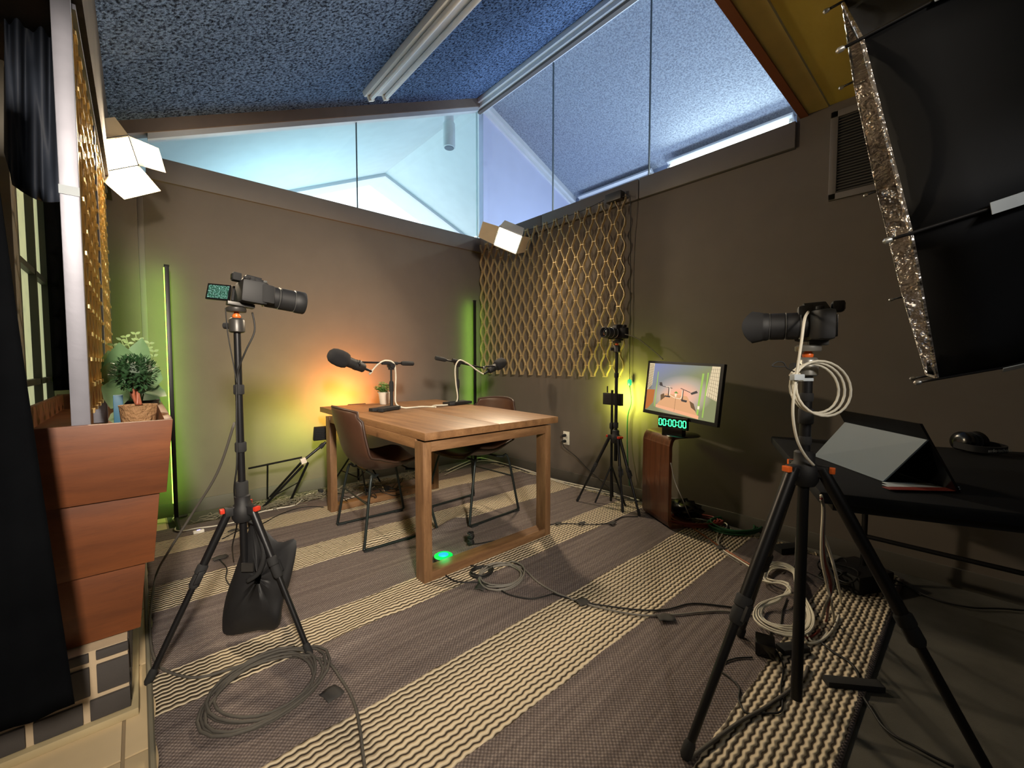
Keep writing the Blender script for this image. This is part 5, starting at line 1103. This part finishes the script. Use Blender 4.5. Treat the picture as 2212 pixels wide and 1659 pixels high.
# ============================================================ SOFTBOX (12 ribs, black outside, silver inside)
sb = thing('softbox', 'big black ribbed softbox with silver lining hanging at the upper right', 'softbox', tuple(at(1835, 150, d=.85)))
Rr = .56; cS = V((1.680, .193, 1.552))
axis = V((.095, -.973, .206)).normalized(); e1 = axis.cross(V((0, 0, 1))).normalized(); e2 = axis.cross(e1); depthS = .60; NR = 8; PH = 5.8875
def sp(a, t_, rr=1.0, inner=0):   # a: angle, t_: 0 rim .. 1 apex
    rad = Rr*rr*math.cos(t_*PI/2)**.75 if t_ < 1 else .04
    rad = max(rad, .06); return cS+axis*(depthS*math.sin(t_*PI/2)*rr)+(e1*math.cos(a)+e2*math.sin(a))*(rad-inner)
NT_ = 9
for k in range(NR):
    a0, a1 = PH+2*PI*k/NR, PH+2*PI*(k+1)/NR; P_ = []; Q_ = []
    for i in range(NT_+1):
        t_ = i/NT_*.96; p0, p1 = sp(a0, t_), sp(a1, t_); row = []; row2 = []
        for j in range(7):
            s_ = j/6; sag = .018*math.sin(PI*s_)*(1-.3*t_)*(1 if i else 1.6); q_ = p0.lerp(p1, s_); c_s = (cS+axis*((q_-cS).dot(axis))-q_).normalized()
            row.append(q_+c_s*sag); row2.append(q_+c_s*(sag+.012+.006*math.sin(s_*19+i*2.3+k)*(1-t_)))
        P_.append(row); Q_.append(row2)
    B().grid(P_).build('fabric_panel', m['softblack'], sb, smooth='all', solid=.002)
    B().grid(Q_).build('silver_lining', m['silver'], sb)
    rod = [sp(a0, -0.0)+(sp(a0, 0)-sp(a0, .12))*.30]+[sp(a0, i/8*.94) for i in range(9)]
    outw = (e1*math.cos(a0)+e2*math.sin(a0)); rod = [p+outw*.004 for p in rod]
    B().tube(rod, .0035, 6).build('rib', m['black'], sb, smooth='all'); B().lathe([(.003, -.006), (.006, -.002), (.006, .006), (.002, .010)], rod[0], rod[0]-rod[1], 10).build('rib_tip', m['ring'], sb, smooth=True)
    vl = [sp(a0, t_)+outw*.010 for t_ in (.115, .15, .20, .25, .30, .38, .46, .54, .62, .70, .78)]; tg = (e2*math.cos(a0)-e1*math.sin(a0)); vs = []
    for p in vl: vs += [p-tg*.011, p+tg*.011]
    B().add(vs, [(i*2, i*2+1, i*2+3, i*2+2) for i in range(len(vl)-1)]).build('seam_tape', m['velcro'], sb, solid=.002)
B().tube([sp(PH+2*PI*k/NR, 0) for k in range(NR)], .004, 6, closed=True).build('rim_piping', m['silver'], sb)
apx = cS+axis*depthS; B().lathe([(.07, -.03), (.075, 0), (.06, .05), (.055, .22), (.04, .24)], apx, axis, 24).build('lamp_head', m['blackm'], sb, smooth=True)
st4 = thing('boom_stand', 'black stand carrying the large softbox', 'light stand', (apx.x+axis.x*.12, apx.y+axis.y*.12, 0))
hb = apx+axis*.12; B().cyl((hb.x, hb.y, .02), (hb.x, hb.y, hb.z-.05), .014, n=10).build('pole', m['black'], st4, smooth=True)
for k in range(3):
    a = k*2.09+.6; B().cyl((hb.x, hb.y, .5), (hb.x+.3*math.cos(a), hb.y+.3*math.sin(a), .012), .010, n=8).build('leg', m['black'], st4, smooth=True)
# ============================================================ CURTAINS AT LEFT
def curtain(name, label, rows, y, mat, amp=.02, freq=26, bot=None):
    # rows: list of (z, x_left, x_right); wave in depth
    P_ = []
    rr = spl([(a, b_, c_) for a, b_, c_ in rows], 5)
    for i, q_ in enumerate(rr):
        z, xa, xb = q_; row = []
        for j in range(41):
            s_ = j/40; x = xa+(xb-xa)*s_; row.append(V((x, y+amp*math.sin(x*freq*2+.6*math.sin(z*3))+amp*.4*math.sin(x*freq*5+z), z+(bot(s_, i/(len(rr)-1)) if bot else 0))))
        P_.append(row)
    return tag(B().grid(P_).build(name, mat, solid=.003, smooth='all'), label, 'curtain')
def xy(px, y): return y*math.tan(YAW+math.atan((px-CX)/FPX))
Yc = 1.45
def zy(py, px, y): return at(px, py, y=y).z
edge = [(-60, 2), (200, 8), (380, 20), (520, 32), (640, 42), (900, 64), (1100, 82), (1300, 101), (1535, 124)]
curtain('black_curtain', 'floor-length black curtain at the left edge of the picture', [(zy(a, b_, Yc), -.62, xy(b_, Yc)) for a, b_ in edge], Yc, m['fabric'], .006, 20)
Ys = 1.98
P_ = []
for i in range(16):
    t_ = i/15; row = []
    for j in range(31):
        s_ = j/30; px = 10+s_*132; pyb = 385+60*math.sin(min(1, s_*1.25)*PI*.5)-10*s_ if s_ > .12 else 330+s_*450; py = -60+(pyb+60)*t_
        f_ = .022*math.sin(s_*17+t_*3.2)+.012*math.sin(s_*31-t_*5)+.03*math.sin(t_*3+s_*2)
        row.append(at(px, py, y=Ys+f_))
    P_.append(row)
tag(B().grid(P_).build('draped_cloth', m['drape'], solid=.003, smooth='all'), 'dark cloth draped in folds above the left window', 'curtain')

curtain('corner_sheet', 'black sheet added in the back left corner beside the window', [(2.12, -.355, -.19), (1.6, -.355, -.20), (.93, -.355, -.20)], 3.48, m['fabric'], .02, 20)  # dark sheet added to blacken the gap beside the window
